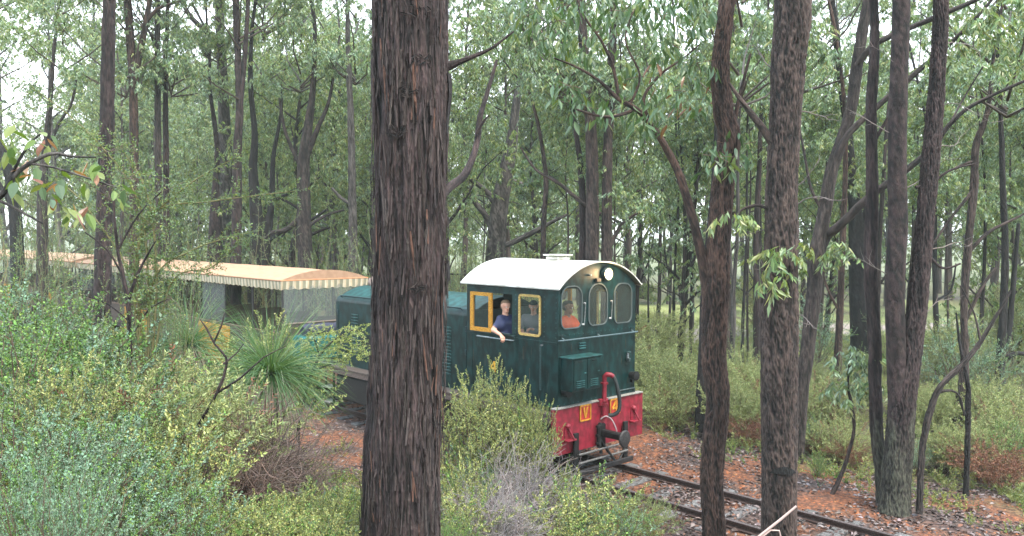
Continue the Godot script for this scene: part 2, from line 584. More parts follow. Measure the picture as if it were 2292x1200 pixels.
# a tree whose stem follows points seen in the photograph; each point is [x, y, width in pixels]
func stem_points(pts: Array, depth: float, to_ground := true, push := 0.0) -> Array:
	var p := PackedVector3Array()
	var r := PackedFloat32Array()
	if to_ground:
		var q: Array = pts[0]
		var f := foot(q[0], depth)
		f.y -= 0.15
		var first := at(q[0], q[1], depth)
		if first.y - f.y > 0.3:
			p.append(f); r.append(q[2] * depth / LENS * 0.5 * 1.25)
			p.append(f.lerp(first, 0.3)); r.append(q[2] * depth / LENS * 0.5 * 1.03)
	for i in pts.size():
		var q: Array = pts[i]
		var dz: float = q[3] if q.size() > 3 else 0.0
		p.append(at(q[0], q[1], depth + dz)); r.append(q[2] * depth / LENS * 0.5)
	return [p, r]

func grow(p: PackedVector3Array, r: PackedFloat32Array, up_to: float) -> void:      # goes on above what the photograph shows
	var k := p.size() - 1
	var d := (p[k] - p[k - 1]).normalized()
	d = (d + Vector3.UP * 0.6).normalized()
	while p[k].y < up_to:
		d = (d + Vector3(rnd(-0.12, 0.12), 0.05, rnd(-0.12, 0.12))).normalized()
		p.append(p[k] + d * 1.4); r.append(r[k] * 0.84)
		k += 1

func gum(called: String, label: String, depth: float, pts: Array, limbs: Array, bark: String, quality := 1, up_to := 9.0, moss := 0.0) -> Node3D:
	var sp := stem_points(pts, depth)
	var p: PackedVector3Array = sp[0]
	var r: PackedFloat32Array = sp[1]
	var base := p[0]
	if up_to > 0.0: grow(p, r, maxf(up_to, EYE + depth * 0.29 + 2.5))
	var o := thing(called, label, "tree", base)
	var b: Array = BARK[bark]
	var a := Acc.new()
	var inv := Transform3D(Basis.IDENTITY, -base)
	var sides: int = [16, 44, 112, 200][quality]
	var step: float = [0.35, 0.08, 0.03, 0.018][quality]
	limb(a, inv * p, r, sides, step, [0.012, 0.018, 0.024, 0.017][quality], [26.0, 22.0, 20.0, 34.0][quality], b[0], b[1], rnd(0, 50), [0.12, 0.22, 0.28, 0.06][quality], Color(0.085, 0.088, 0.062), moss)
	part("trunk", a, M.bark, o)
	for L: Array in limbs:
		var lp := stem_points(L, depth, false)
		var la := Acc.new()
		limb(la, inv * (lp[0] as PackedVector3Array), lp[1], [7, 12, 20, 20][quality], [0.25, 0.12, 0.06, 0.05][quality], 0.006, 40.0, b[0], b[1], rnd(0, 50))
		part("limb", la, M.bark, o)
	if up_to > 0.0 and depth > 17.5 and quality > 0:
		var topp := p[p.size() - 1] - base
		for k in 1:
			var cr: Node3D = top_crowns[rng.randi() % top_crowns.size()].duplicate()
			cr.name = "crown"
			o.add_child(cr, true)
			var hh: float = topp.y * 0.8 - 3.0
			cr.transform = Transform3D(Basis(Vector3.UP, rnd(0, TAU)), Vector3(topp.x * 0.8, hh, topp.z))
	return o

var top_crowns := []
func make_top_crowns() -> void:          # crowns for the trees whose stems are drawn one by one
	for i in 4:
		var kinds: Array = [gum_kinds, blue_kinds + gum_kinds, gum_kinds + lime_kinds, dark_kinds + gum_kinds][i]
		var a := Acc.new()
		for k in 15:
			var az := k * 2.4
			var r := rnd(0.6, 2.3)
			var y := rnd(0.6, 6.2)
			var e := Vector3(cos(az) * r, y, sin(az) * r)
			var f := Vector3(0, maxf(0.0, y - r * 0.9), 0)
			a.tube(PackedVector3Array([f, f.lerp(e, 0.5) + Vector3(rnd(-0.2, 0.2), -0.1, rnd(-0.2, 0.2)), e]), PackedFloat32Array([0.035, 0.022, 0.008]), 5, Color(0.08, 0.06, 0.05), false)
			clump(a, e, rnd(0.6, 0.95), 32, kinds)
		var o := MeshInstance3D.new()
		o.mesh = a.mesh(); o.material_override = M.leaf
		o.set_meta("kind", "stuff")
		top_crowns.append(o)

func snags(o: Node3D, depth: float, spots: Array, col := Color(0.15, 0.125, 0.115)) -> void:      # fine bare twigs that stand off a trunk
	var a := Acc.new()
	for s: Array in spots:
		var p := at(s[0], s[1], depth) - o.position
		var d := Vector3(signf(s[2]), rnd(0.1, 0.9), rnd(-0.6, 0.6)).normalized()
		var q := PackedVector3Array([p])
		var r := PackedFloat32Array([0.009])
		var L: float = absf(s[2]) * depth / LENS
		for k in 7:
			d = (d + rdir() * 0.34 + Vector3(0, rnd(-0.2, 0.1), 0)).normalized()
			p += d * L / 7.0
			q.append(p); r.append(lerpf(0.008, 0.002, k / 6.0))
			if k > 1:
				var e := (d + rdir() * 0.9).normalized()
				var b := p + e * L * 0.2
				a.tube(PackedVector3Array([p, b, b + (e + rdir() * 0.6).normalized() * L * 0.16]), PackedFloat32Array([0.004, 0.003, 0.001]), 3, vary(col, 0.25), false)
		a.tube(q, r, 4, vary(col, 0.2), false)
	part("bare_twigs", a, M.twig, o, "", "stuff")

func crown_on(o: Node3D, kinds: Array, spots: Array, dens := 26) -> void:           # spots in pixels and depth: hanging foliage that is in view
	var a := Acc.new()
	for s: Array in spots:
		clump(a, at(s[0], s[1], s[2]) - o.position, s[3], int(dens * (s[4] if s.size() > 4 else 1.0)), kinds)
	part("crown", a, M.leaf, o, "", "stuff")

# ---------------------------------------------------------------- shrubs
func shrub_proto(called: String, label: String, cat: String, h: float, rad: float, stems: int, per: int, sprigs: Array, stem_col: Color, arch := 0.5, from := 0.25, mat_leaf: Material = null) -> Node3D:
	var o := thing(called, label, cat)
	var sa := Acc.new()
	var fa := Acc.new()
	for i in stems:
		var az := i * 2.4 + rnd(-0.3, 0.3)
		var out := sqrt((i + 0.5) / stems)
		var top := Vector3(cos(az) * rad * out, h * rnd(0.72, 1.0) * lerpf(1.0, 0.62, out * out), sin(az) * rad * out)
		var q := PackedVector3Array()
		var r := PackedFloat32Array()
		var base := Vector3(cos(az), 0, sin(az)) * rad * 0.08
		for s in 6:
			var t := s / 5.0
			var w := base.lerp(top, t)
			w.y = top.y * (1.0 - pow(1.0 - t, 1.0 + arch)) if arch > 0 else top.y * t
			w += Vector3(rnd(-1, 1), rnd(-0.3, 0.3), rnd(-1, 1)) * h * 0.03 * (0.0 if s == 0 else 1.0)
			q.append(w); r.append(lerpf(0.007, 0.002, t) * clampf(h, 0.6, 1.3))
		sa.tube(q, r, 4, vary(stem_col, 0.2), false)
		for k in per:
			var t := lerpf(from, 1.0, (k + rng.randf()) / per) * 4.99
			var kk := int(t)
			var at_ := q[kk].lerp(q[kk + 1], t - kk)
			var d := ((q[kk + 1] - q[kk]).normalized() * 0.7 + rdir() * 0.9 + Vector3.UP * 0.25).normalized()
			fa.stamp(sprigs[rng.randi() % sprigs.size()], face_along(d, rnd(0, TAU), rnd(0.7, 1.3), at_))
		fa.stamp(sprigs[rng.randi() % sprigs.size()], face_along(((q[5] - q[4]).normalized() + Vector3.UP * 0.4).normalized(), rnd(0, TAU), 1.4, q[5]))
	part("stems", sa, M.twig, o, "", "stuff")
	part("foliage", fa, mat_leaf if mat_leaf else M.bush, o, "", "stuff")
	o.set_meta("tall", h)
	return o

# ---------------------------------------------------------------- people: tapered limbs joined into one skin
func skin_over(a: Acc, bones: Array, cell: float, k: float) -> void:     # bone: [from, to, radius, radius, colour]
	var lo := Vector3.INF
	var hi := -Vector3.INF
	for b: Array in bones:
		var m: float = maxf(b[2], b[3]) + k + cell * 2
		lo = lo.min(b[0] - Vector3.ONE * m).min(b[1] - Vector3.ONE * m)
		hi = hi.max(b[0] + Vector3.ONE * m).max(b[1] + Vector3.ONE * m)
	var nx := int((hi.x - lo.x) / cell) + 2
	var ny := int((hi.y - lo.y) / cell) + 2
	var nz := int((hi.z - lo.z) / cell) + 2
	var f := PackedFloat32Array()
	f.resize(nx * ny * nz); f.fill(1.0)
	var near := PackedFloat32Array()
	near.resize(nx * ny * nz); near.fill(1.0)
	var own := PackedInt32Array()
	own.resize(nx * ny * nz)
	for bi in bones.size():
		var b: Array = bones[bi]
		var A: Vector3 = b[0]
		var B: Vector3 = b[1]
		var ra: float = b[2]
		var rb: float = b[3]
		var m := maxf(ra, rb) + k + cell * 2
		var l0 := (A.min(B) - Vector3.ONE * m - lo) / cell
		var l1 := (A.max(B) + Vector3.ONE * m - lo) / cell
		var ab := B - A
		var q := maxf(ab.length_squared(), 1e-8)
		for z in range(maxi(0, int(l0.z)), mini(nz, int(l1.z) + 1)):
			for y in range(maxi(0, int(l0.y)), mini(ny, int(l1.y) + 1)):
				for x in range(maxi(0, int(l0.x)), mini(nx, int(l1.x) + 1)):
					var p := lo + Vector3(x, y, z) * cell
					var t := clampf((p - A).dot(ab) / q, 0.0, 1.0)
					var d := p.distance_to(A + ab * t) - lerpf(ra, rb, t)
					var i := (z * ny + y) * nx + x
					if d < near[i]: near[i] = d; own[i] = bi
					var h := clampf(0.5 + 0.5 * (f[i] - d) / k, 0.0, 1.0)
					f[i] = lerpf(f[i], d, h) - k * h * (1.0 - h)
	var at_ := {}
	var pos := PackedVector3Array()
	var nor := PackedVector3Array()
	var col := PackedColorArray()
	var step := [0, 1, nx, nx + 1, nx * ny, nx * ny + 1, nx * ny + nx, nx * ny + nx + 1]
	var off := [Vector3(0, 0, 0), Vector3(1, 0, 0), Vector3(0, 1, 0), Vector3(1, 1, 0), Vector3(0, 0, 1), Vector3(1, 0, 1), Vector3(0, 1, 1), Vector3(1, 1, 1)]
	var edges := [[0, 1], [2, 3], [4, 5], [6, 7], [0, 2], [1, 3], [4, 6], [5, 7], [0, 4], [1, 5], [2, 6], [3, 7]]
	for z in nz - 1:
		for y in ny - 1:
			for x in nx - 1:
				var i := (z * ny + y) * nx + x
				if f[i] > cell * 2.0 or f[i] < -cell * 2.0: continue
				var inn := 0
				for s: int in step:
					if f[i + s] < 0.0: inn += 1
				if inn == 0 or inn == 8: continue
				var sum := Vector3.ZERO
				var n := 0
				for e: Array in edges:
					var d0 := f[i + step[e[0]]]
					var d1 := f[i + step[e[1]]]
					if (d0 < 0.0) != (d1 < 0.0):
						sum += (off[e[0]] as Vector3).lerp(off[e[1]], d0 / (d0 - d1)); n += 1
				at_[i] = pos.size()
				pos.append(lo + (Vector3(x, y, z) + sum / n) * cell)
				var g := Vector3.ZERO
				for s in 8: g += ((off[s] as Vector3) - Vector3(0.5, 0.5, 0.5)) * f[i + step[s]]
				nor.append(g.normalized())
				var best := 0
				for s in 8:
					if near[i + step[s]] < near[i + step[best]]: best = s
				col.append(bones[own[i + step[best]]][4])
	var ax := [[1, nx, nx * ny], [nx, nx * ny, 1], [nx * ny, 1, nx]]
	for i: int in at_.keys():
		for e: Array in ax:
			if (f[i] < 0.0) == (f[i + e[0]] < 0.0): continue
			var ids := [i, i - e[1], i - e[1] - e[2], i - e[2]]
			var ok := true
			for q: int in ids: ok = ok and at_.has(q)
			if not ok: continue
			var v := []
			for q: int in ids: v.append(at_[q])
			if f[i] > 0.0: v = [v[0], v[3], v[2], v[1]]
			a.tri3(pos[v[0]], pos[v[1]], pos[v[2]], nor[v[0]], nor[v[1]], nor[v[2]], col[v[0]], col[v[1]], col[v[2]])
			a.tri3(pos[v[0]], pos[v[2]], pos[v[3]], nor[v[0]], nor[v[2]], nor[v[3]], col[v[0]], col[v[2]], col[v[3]])

# stand: feet on the floor at the origin, looking along +x; arms given as [shoulder, elbow, wrist] on sides -z and +z
func person(label: String, at_: Transform3D, tall: float, shirt: Color, pants: Color, skin: Color, hair: Color, arms: Array, turn: float, cap: bool, sleeve: bool, lean := Vector3.ZERO) -> void:
	var o := thing("person", label, "person", at_.origin, at_.basis)
	var s := tall / 1.75
	var hip := Vector3(0, 0.93, 0) * s
	var waist := Vector3(0, 1.08, 0) * s + lean * 0.3
	var chest := Vector3(0, 1.30, 0) * s + lean * 0.8
	var neck := Vector3(0, 1.46, 0) * s + lean
	var head := Vector3(0.03, 1.62, 0) * s + lean * 1.15
	var bones := [
		[hip + Vector3(0, 0, 0.07) * s, hip - Vector3(0, 0, 0.07) * s, 0.125 * s, 0.125 * s, pants],
		[waist + Vector3(0, 0, 0.06) * s, waist - Vector3(0, 0, 0.06) * s, 0.12 * s, 0.12 * s, shirt],
		[chest + Vector3(0, 0, 0.09) * s, chest - Vector3(0, 0, 0.09) * s, 0.125 * s, 0.125 * s, shirt],
		[neck + Vector3(0, -0.05, 0.13) * s, neck + Vector3(0, -0.05, -0.13) * s, 0.065 * s, 0.065 * s, shirt],
		[hip, chest, 0.13 * s, 0.13 * s, shirt],
		[neck + Vector3(0, -0.02, 0), head + Vector3(-0.02, -0.06, 0) * s, 0.055 * s, 0.05 * s, skin],
	]
	for k in [-1.0, 1.0]:
		var kn := Vector3(0.03, 0.50, 0.10 * k) * s
		var an := Vector3(0.0, 0.09, 0.11 * k) * s
		bones.append([hip + Vector3(0, 0, 0.085 * k) * s, kn, 0.09 * s, 0.06 * s, pants])
		bones.append([kn, an, 0.06 * s, 0.04 * s, pants])
		bones.append([an + Vector3(0, -0.05, 0), an + Vector3(0.16, -0.055, 0.02 * k) * s, 0.04 * s, 0.035 * s, Color(0.03, 0.025, 0.02)])
	for arm: Array in arms:
		var S: Vector3 = arm[0]
		var E_: Vector3 = arm[1]
		var W: Vector3 = arm[2]
		var cuff := S.lerp(E_, 0.62)
		bones.append([S, cuff, 0.062 * s, 0.056 * s, shirt])
		bones.append([cuff, E_, 0.046 * s, 0.041 * s, shirt if sleeve else skin])
		bones.append([E_, W, 0.043 * s, 0.029 * s, shirt if sleeve else skin])
	var a := Acc.new()
	skin_over(a, bones, 0.018, 0.035)
	# the head: skull, jaw, nose, brow, ears
	var hb := Basis(Vector3.UP, turn)
	var H := func(x: float, y: float, z: float) -> Vector3: return head + hb * (Vector3(x, y, z) * s)
	var ha := Acc.new()
	skin_over(ha, [
		[H.call(-0.025, 0.03, 0), H.call(0.015, 0.045, 0), 0.083 * s, 0.075 * s, skin],
		[H.call(0.0, -0.02, 0), H.call(0.045, -0.075, 0), 0.066 * s, 0.036 * s, skin],
		[H.call(0.075, 0.022, 0.028), H.call(0.075, 0.022, -0.028), 0.016 * s, 0.016 * s, skin],
		[H.call(0.083, 0.012, 0), H.call(0.101, -0.022, 0), 0.009 * s, 0.014 * s, skin],
		[H.call(0.078, -0.052, 0.016), H.call(0.078, -0.052, -0.016), 0.008 * s, 0.008 * s, Color(skin.r * 0.85, skin.g * 0.55, skin.b * 0.5)],
		[H.call(0.0, 0.0, 0.078), H.call(-0.008, 0.03, 0.082), 0.012 * s, 0.014 * s, skin],
		[H.call(0.0, 0.0, -0.078), H.call(-0.008, 0.03, -0.082), 0.012 * s, 0.014 * s, skin],
		[H.call(-0.02, -0.05, 0), neck, 0.052 * s, 0.055 * s, skin]], 0.007, 0.018)
	for k in [-1.0, 1.0]:
		ha.ball(H.call(0.079, 0.004, 0.031 * k), Vector3.ONE * 0.0115 * s, Color(0.75, 0.72, 0.68), 8)
		ha.ball(H.call(0.0875, 0.004, 0.031 * k), Vector3.ONE * 0.0055 * s, Color(0.03, 0.025, 0.02), 6)
	# hands: a palm, four unequal bent fingers and a thumb from the side of the palm
	for arm: Array in arms:
		var W: Vector3 = arm[2]
		var d: Vector3 = (arm[2] - arm[1]).normalized()
		if arm.size() > 3: d = arm[3]
		var wide: Vector3 = d.cross(Vector3.UP).normalized()
		if arm.size() > 4: wide = arm[4]
		var under := d.cross(wide).normalized()
		if under.y > 0: under = -under
		var hand := [[W, W + d * 0.075 * s + wide * 0.018 * s, 0.026 * s, 0.021 * s, skin], [W, W + d * 0.075 * s - wide * 0.02 * s, 0.026 * s, 0.021 * s, skin]]
		for fi in 4:
			var root := W + d * 0.085 * s + wide * (0.03 - 0.02 * fi) * s
			var l: float = [0.036, 0.042, 0.039, 0.031][fi] * s
			var m1 := root + (d * 0.85 + under * 0.5).normalized() * l
			var m2 := m1 + (d * 0.3 + under * 0.95).normalized() * l * 0.75
			hand.append([root, m1, 0.0095 * s, 0.009 * s, skin])
			hand.append([m1, m2, 0.009 * s, 0.008 * s, skin])
			hand.append([m2, m2 + (under - d * 0.35).normalized() * l * 0.55, 0.008 * s, 0.007 * s, skin])
		var tb := W + d * 0.03 * s + wide * 0.03 * s
		var t1 := tb + (d * 0.6 + wide * 0.55 + under * 0.3).normalized() * 0.042 * s
		hand.append([tb, t1, 0.013 * s, 0.0105 * s, skin])
		hand.append([t1, t1 + (d * 0.75 + under * 0.5).normalized() * 0.032 * s, 0.0105 * s, 0.008 * s, skin])
		skin_over(ha, hand, 0.005, 0.008)
	a.v.append_array(ha.v); a.n.append_array(ha.n); a.c.append_array(ha.c)
	part("body", a, M.skin, o)
	var hr := Acc.new()
	if cap:
		skin_over(hr, [[H.call(-0.02, 0.065, 0), H.call(0.01, 0.07, 0), 0.082 * s, 0.078 * s, hair], [H.call(0.08, 0.062, 0.035), H.call(0.08, 0.062, -0.035), 0.012 * s, 0.012 * s, hair], [H.call(0.12, 0.055, 0.025), H.call(0.12, 0.055, -0.025), 0.008 * s, 0.008 * s, hair]], 0.008, 0.03)
		part("cap", hr, M.cloth, o)
	else:
		skin_over(hr, [[H.call(-0.035, 0.055, 0), H.call(0.018, 0.073, 0), 0.08 * s, 0.066 * s, hair], [H.call(-0.055, 0.0, 0.03), H.call(-0.055, 0.0, -0.03), 0.052 * s, 0.052 * s, hair]], 0.008, 0.02)
		part("hair", hr, M.cloth, o)

# ---------------------------------------------------------------- the train
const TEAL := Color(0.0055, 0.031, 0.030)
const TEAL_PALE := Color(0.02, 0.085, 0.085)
const RED := Color(0.23, 0.010, 0.024)
const YELLOW := Color(0.55, 0.26, 0.02)
const BLACK := Color(0.012, 0.012, 0.013)
const STEEL := Color(0.22, 0.23, 0.24)

func rounded(x0: float, y0: float, x1: float, y1: float, r: float, rt := -1.0) -> PackedVector2Array:
	var p := PackedVector2Array()
	if rt < 0: rt = r
	for q in [[x1 - r, y0 + r, -90.0, r], [x1 - rt, y1 - rt, 0.0, rt], [x0 + rt, y1 - rt, 90.0, rt], [x0 + r, y0 + r, 180.0, r]]:
		for i in 6:
			var a := deg_to_rad(q[2] + 18.0 * i)
			p.append(Vector2(q[0] + cos(a) * q[3], q[1] + sin(a) * q[3]))
	return p

func ring_of(outer: PackedVector2Array, inner: PackedVector2Array, thick: float, x: Transform3D, col: Color) -> Acc:
	var a := Acc.new()
	a.panel(outer, [inner], thick, x, col)
	return a

func arch(half: float, y0: float, rise: float, cnt := 24) -> Array:       # [z, y] from -half to half over a round arch
	var R := (half * half + rise * rise) / (2 * rise)
	var out := []
	var a0 := asin(half / R)
	for i in cnt + 1:
		var a := lerpf(-a0, a0, float(i) / cnt)
		out.append(Vector2(sin(a) * R, y0 + rise - R + cos(a) * R))
	return out

func slope(prof: Array, i: int) -> Vector3:
	var d: Vector2 = prof[mini(i + 1, prof.size() - 1)] - prof[maxi(i - 1, 0)]
	var n := Vector2(-d.y, d.x).normalized()
	return Vector3(0, n.y, n.x)

func vault(a: Acc, prof: Array, x0: float, x1: float, thick: float, col: Color, under: Color) -> void:    # a curved sheet along x
	for i in prof.size() - 1:
		var p: Vector2 = prof[i]
		var q: Vector2 = prof[i + 1]
		var nrm := Vector2(-(q.y - p.y), q.x - p.x).normalized()
		if nrm.y < 0: nrm = -nrm
		var pi := p - nrm * thick
		var qi := q - nrm * thick
		var c := Vector3((x0 + x1) / 2, (p.y + q.y) / 2 - thick / 2, (p.x + q.x) / 2)
		var np := slope(prof, i)
		var nq := slope(prof, i + 1)
		a.tri3(Vector3(x0, p.y, p.x), Vector3(x0, q.y, q.x), Vector3(x1, q.y, q.x), np, nq, nq, col, col, col)
		a.tri3(Vector3(x0, p.y, p.x), Vector3(x1, q.y, q.x), Vector3(x1, p.y, p.x), np, nq, np, col, col, col)
		a.face([Vector3(x0, pi.y, pi.x), Vector3(x1, pi.y, pi.x), Vector3(x1, qi.y, qi.x), Vector3(x0, qi.y, qi.x)], c + Vector3(0, 0.1, 0), under)
		for x in [x0, x1]:
			a.face([Vector3(x, p.y, p.x), Vector3(x, q.y, q.x), Vector3(x, qi.y, qi.x), Vector3(x, pi.y, pi.x)], c, col)
	for k in [0, prof.size() - 1]:
		var p: Vector2 = prof[k]
		a.face([Vector3(x0, p.y, p.x), Vector3(x1, p.y, p.x), Vector3(x1, p.y - thick, p.x), Vector3(x0, p.y - thick, p.x)], Vector3(x0, p.y, 0), col)

func wheel_set(o: Node3D, x: float, r: float, gauge := 0.56) -> void:
	for s in [-1.0, 1.0]:
		var a := Acc.new()
		a.lathe([[0.0, -0.06], [r + 0.025, -0.06], [r + 0.025, -0.04], [r, -0.035], [r - 0.005, 0.06], [r - 0.05, 0.07], [r - 0.06, 0.03], [0.12, 0.03], [0.11, 0.09], [0.0, 0.09]], Vector3(x, r, s * gauge), Basis(Vector3.RIGHT, PI / 2 * s), Color(0.045, 0.035, 0.03), 28)
		part("wheel", a, M.iron, o)

func glass_in(o: Node, shape: PackedVector2Array, x: Transform3D, m: Material = null) -> void:
	var a := Acc.new()
	a.panel(shape, [], 0.006, x, Color.WHITE)
	part("pane", a, m if m else M.glass, o)

func louvres(a: Acc, cx: float, cz: float, y0: float, y1: float, w: float, cnt: int, col: Color, along_x := true, out := 1.0) -> void:
	for i in cnt:
		var y := lerpf(y0, y1, (i + 0.5) / cnt)
		var h := (y1 - y0) / cnt * 0.62
		var t := Basis(Vector3.RIGHT, 0.45 * out) if along_x else Basis(Vector3.BACK, -0.45 * out)
		a.box(Vector3(cx, y, cz), Vector3(w, h, 0.022) if along_x else Vector3(0.022, h, w), col, 0.004, t)

func letter_v(w: float, h: float, t: float) -> PackedVector2Array:
	return PackedVector2Array([Vector2(-w, h), Vector2(-w + t, h), Vector2(0, -h + t * 1.5), Vector2(w - t, h), Vector2(w, h), Vector2(t * 0.42, -h), Vector2(-t * 0.42, -h)])

func figure_four(a: Acc, w: float, h: float, t: float, x: Transform3D, thick: float, col: Color) -> void:
	a.panel(PackedVector2Array([Vector2(w * 0.25, -h), Vector2(w * 0.25 + t, -h), Vector2(w * 0.25 + t, -h * 0.5), Vector2(w, -h * 0.5), Vector2(w, -h * 0.5 + t), Vector2(w * 0.25 + t, -h * 0.5 + t), Vector2(w * 0.25 + t, h), Vector2(w * 0.25 - t * 0.3, h), Vector2(-w, -h * 0.5 + t), Vector2(-w, -h * 0.5), Vector2(w * 0.25, -h * 0.5)]),
		[PackedVector2Array([Vector2(w * 0.25, -h * 0.5 + t), Vector2(w * 0.25, h * 0.5), Vector2(-w * 0.55, -h * 0.5 + t)])], thick, x, col)

func build_locomotive() -> void:
	var tr := track * Transform3D(Basis.IDENTITY, Vector3(FRONT, 0, 0))
	var o := thing("diesel_locomotive", "dark green diesel shunting locomotive with white cab roof and red buffer beam", "locomotive", tr.origin, tr.basis)
	var ZY := func(x: float) -> Transform3D: return Transform3D(Basis(Vector3(0, 0, 1), Vector3(0, 1, 0), Vector3(-1, 0, 0)), Vector3(x, 0, 0))   # plane x' = z
	var XY := func(z: float) -> Transform3D: return Transform3D(Basis.IDENTITY, Vector3(0, 0, z))
	var a: Acc
	# cab walls
	var HW := 1.045
	var out := PackedVector2Array([Vector2(-HW, 1.22), Vector2(HW, 1.22)])
	var top := arch(HW, 3.235, 0.43)
	top.reverse()
	for p: Vector2 in top: out.append(p)
	var wins := [rounded(0.45, 2.56, 0.99, 3.30, 0.13, 0.2), rounded(-0.23, 2.57, 0.29, 3.32, 0.13, 0.24), rounded(-0.93, 2.56, -0.41, 3.30, 0.13, 0.2)]
	a = Acc.new()
	a.panel(out, wins, 0.03, ZY.call(-0.015), TEAL)
	part("cab_front", a, M.paint, o)
	a = Acc.new()
	a.panel(out, [rounded(0.12, 2.72, 0.95, 3.32, 0.08), rounded(-0.95, 2.72, -0.12, 3.32, 0.08)], 0.03, ZY.call(-2.355), TEAL)
	part("cab_rear_wall", a, M.paint, o)
	for s in [1.0, -1.0]:
		a = Acc.new()
		a.panel(PackedVector2Array([Vector2(-2.34, 1.22), Vector2(-0.03, 1.22), Vector2(-0.03, 3.25), Vector2(-2.34, 3.25)]), [rounded(-2.16, 2.39, -1.13, 3.10, 0.02), rounded(-0.95, 2.41, -0.41, 3.12, 0.06)], 0.03, XY.call(s * (HW - 0.015)), TEAL)
		# belt beading, door seams and a plinth strip
		a.box(Vector3(-1.185, 2.325, s * (HW + 0.006)), Vector3(2.34, 0.03, 0.012), TEAL)
		a.box(Vector3(-1.185, 3.19, s * (HW + 0.005)), Vector3(2.34, 0.05, 0.012), TEAL)
		for x in [-1.02, -0.98, -2.2]: a.box(Vector3(x, 1.78, s * (HW + 0.004)), Vector3(0.018, 1.06, 0.01), TEAL)
		for x in [-1.04, -0.33, -0.05]:
			for i in 9: a.ball(Vector3(x, 2.42 + i * 0.085, s * HW), Vector3(0.011, 0.011, 0.008), TEAL_PALE, 6)
		part("cab_side", a, M.paint, o)
	a = Acc.new()
	a.box(Vector3(-1.185, 1.235, 0), Vector3(2.28, 0.03, 2.02), Color(0.06, 0.05, 0.045))
	part("cab_floor", a, M.iron, o)
	# control desk inside
	a = Acc.new()
	a.box(Vector3(-0.35, 1.75, -0.55), Vector3(0.4, 0.98, 0.7), Color(0.05, 0.07, 0.07), 0.02)
	a.box(Vector3(-0.42, 2.3, -0.55), Vector3(0.16, 0.2, 0.62), Color(0.03, 0.035, 0.035), 0.02)
	for i in 3: a.lathe([[0.0, 0.0], [0.06, 0.0], [0.06, 0.02], [0.0, 0.02]], Vector3(-0.51, 2.3, -0.75 + i * 0.2), Basis(Vector3.BACK, PI / 2), Color(0.55, 0.55, 0.5), 16)
	part("control_desk", a, M.iron, o)
	# white roof
	a = Acc.new()
	vault(a, arch(1.125, 3.262, 0.445, 28), -2.47, 0.085, 0.022, Color(0.58, 0.58, 0.55), Color(0.04, 0.06, 0.06))
	part("cab_roof", a, M.roof, o)
	a = Acc.new()
	vault(a, arch(1.13, 3.266, 0.446, 28), -1.06, -1.03, 0.008, Color(0.36, 0.35, 0.31), Color(0.4, 0.4, 0.38))
	part("roof_seam", a, M.roof, o)
	a = Acc.new()
	for s in [1.0, -1.0]: a.box(Vector3(-1.19, 3.262, s * 1.123), Vector3(2.57, 0.03, 0.016), Color(0.68, 0.69, 0.68))
	part("roof_gutter", a, M.roof, o)
	a = Acc.new()
	a.box(Vector3(-1.0, 3.735, 0.0), Vector3(0.3, 0.06, 0.34), Color(0.74, 0.73, 0.68), 0.012)
	a.box(Vector3(-1.0, 3.795, 0.0), Vector3(0.38, 0.022, 0.42), Color(0.78, 0.77, 0.72), 0.006)
	part("roof_vent", a, M.roof, o)
	# front windows
	for i in 3:
		var w: PackedVector2Array = wins[i]
		var f := part("window", ring_of(w, _shrink(w, 0.02), 0.02, ZY.call(0.008), Color(0.055, 0.075, 0.075)), M.rubber, o)
		glass_in(f, _shrink(w, 0.012), ZY.call(-0.005))
	for q in [[0.37, 2.98, 2.60], [-0.36, 2.98, 2.66]]:
		a = Acc.new()
		a.rod(Vector3(0.03, q[1], q[0] + 0.02), Vector3(0.035, q[2], q[0] + 0.05), 0.007, Color(0.26, 0.28, 0.28), 6)
		a.box(Vector3(0.03, q[2] + 0.02, q[0] + 0.08), Vector3(0.02, 0.03, 0.05), Color(0.6, 0.62, 0.62))
		a.lathe([[0, 0], [0.022, 0], [0.018, 0.03], [0, 0.03]], Vector3(0.0, q[1], q[0] + 0.02), Basis(Vector3.BACK, -PI / 2), Color(0.4, 0.42, 0.42), 12)
		part("wiper", a, M.iron, o)
	# side windows
	for s in [1.0, -1.0]:
		a = Acc.new()
		a.panel(rounded(-2.23, 2.375, -1.63, 3.10, 0.012), [rounded(-2.145, 2.45, -1.715, 3.035, 0.008)], 0.035, XY.call(s * (HW + 0.026)), YELLOW)
		a.box(Vector3(-1.655, 2.70, s * (HW + 0.05)), Vector3(0.03, 0.07, 0.02), YELLOW)
		var f := part("sliding_window", a, M.wood, o, "yellow sliding window frame pushed open")
		glass_in(f, rounded(-2.145, 2.45, -1.715, 3.035, 0.008), XY.call(s * (HW + 0.022)))
		a = ring_of(rounded(-0.955, 2.40, -0.405, 3.125, 0.065), rounded(-0.915, 2.44, -0.445, 3.085, 0.03), 0.026, XY.call(s * (HW + 0.006)), Color(0.52, 0.36, 0.11))
		f = part("side_window", a, M.wood, o, "cream yellow fixed window frame")
		glass_in(f, rounded(-0.92, 2.435, -0.44, 3.09, 0.03), XY.call(s * (HW - 0.004)))
		a = Acc.new()
		a.box(Vector3(-1.38, 2.385, s * (HW + 0.02)), Vector3(0.5, 0.022, 0.07), Color(0.03, 0.06, 0.065), 0.008)
		a.box(Vector3(-1.64, 2.36, s * (HW + 0.02)), Vector3(1.2, 0.02, 0.04), Color(0.03, 0.06, 0.065), 0.005)
		part("window_sill", a, M.paint, o)
		a = Acc.new()
		var hz: float = s * (HW + 0.055)
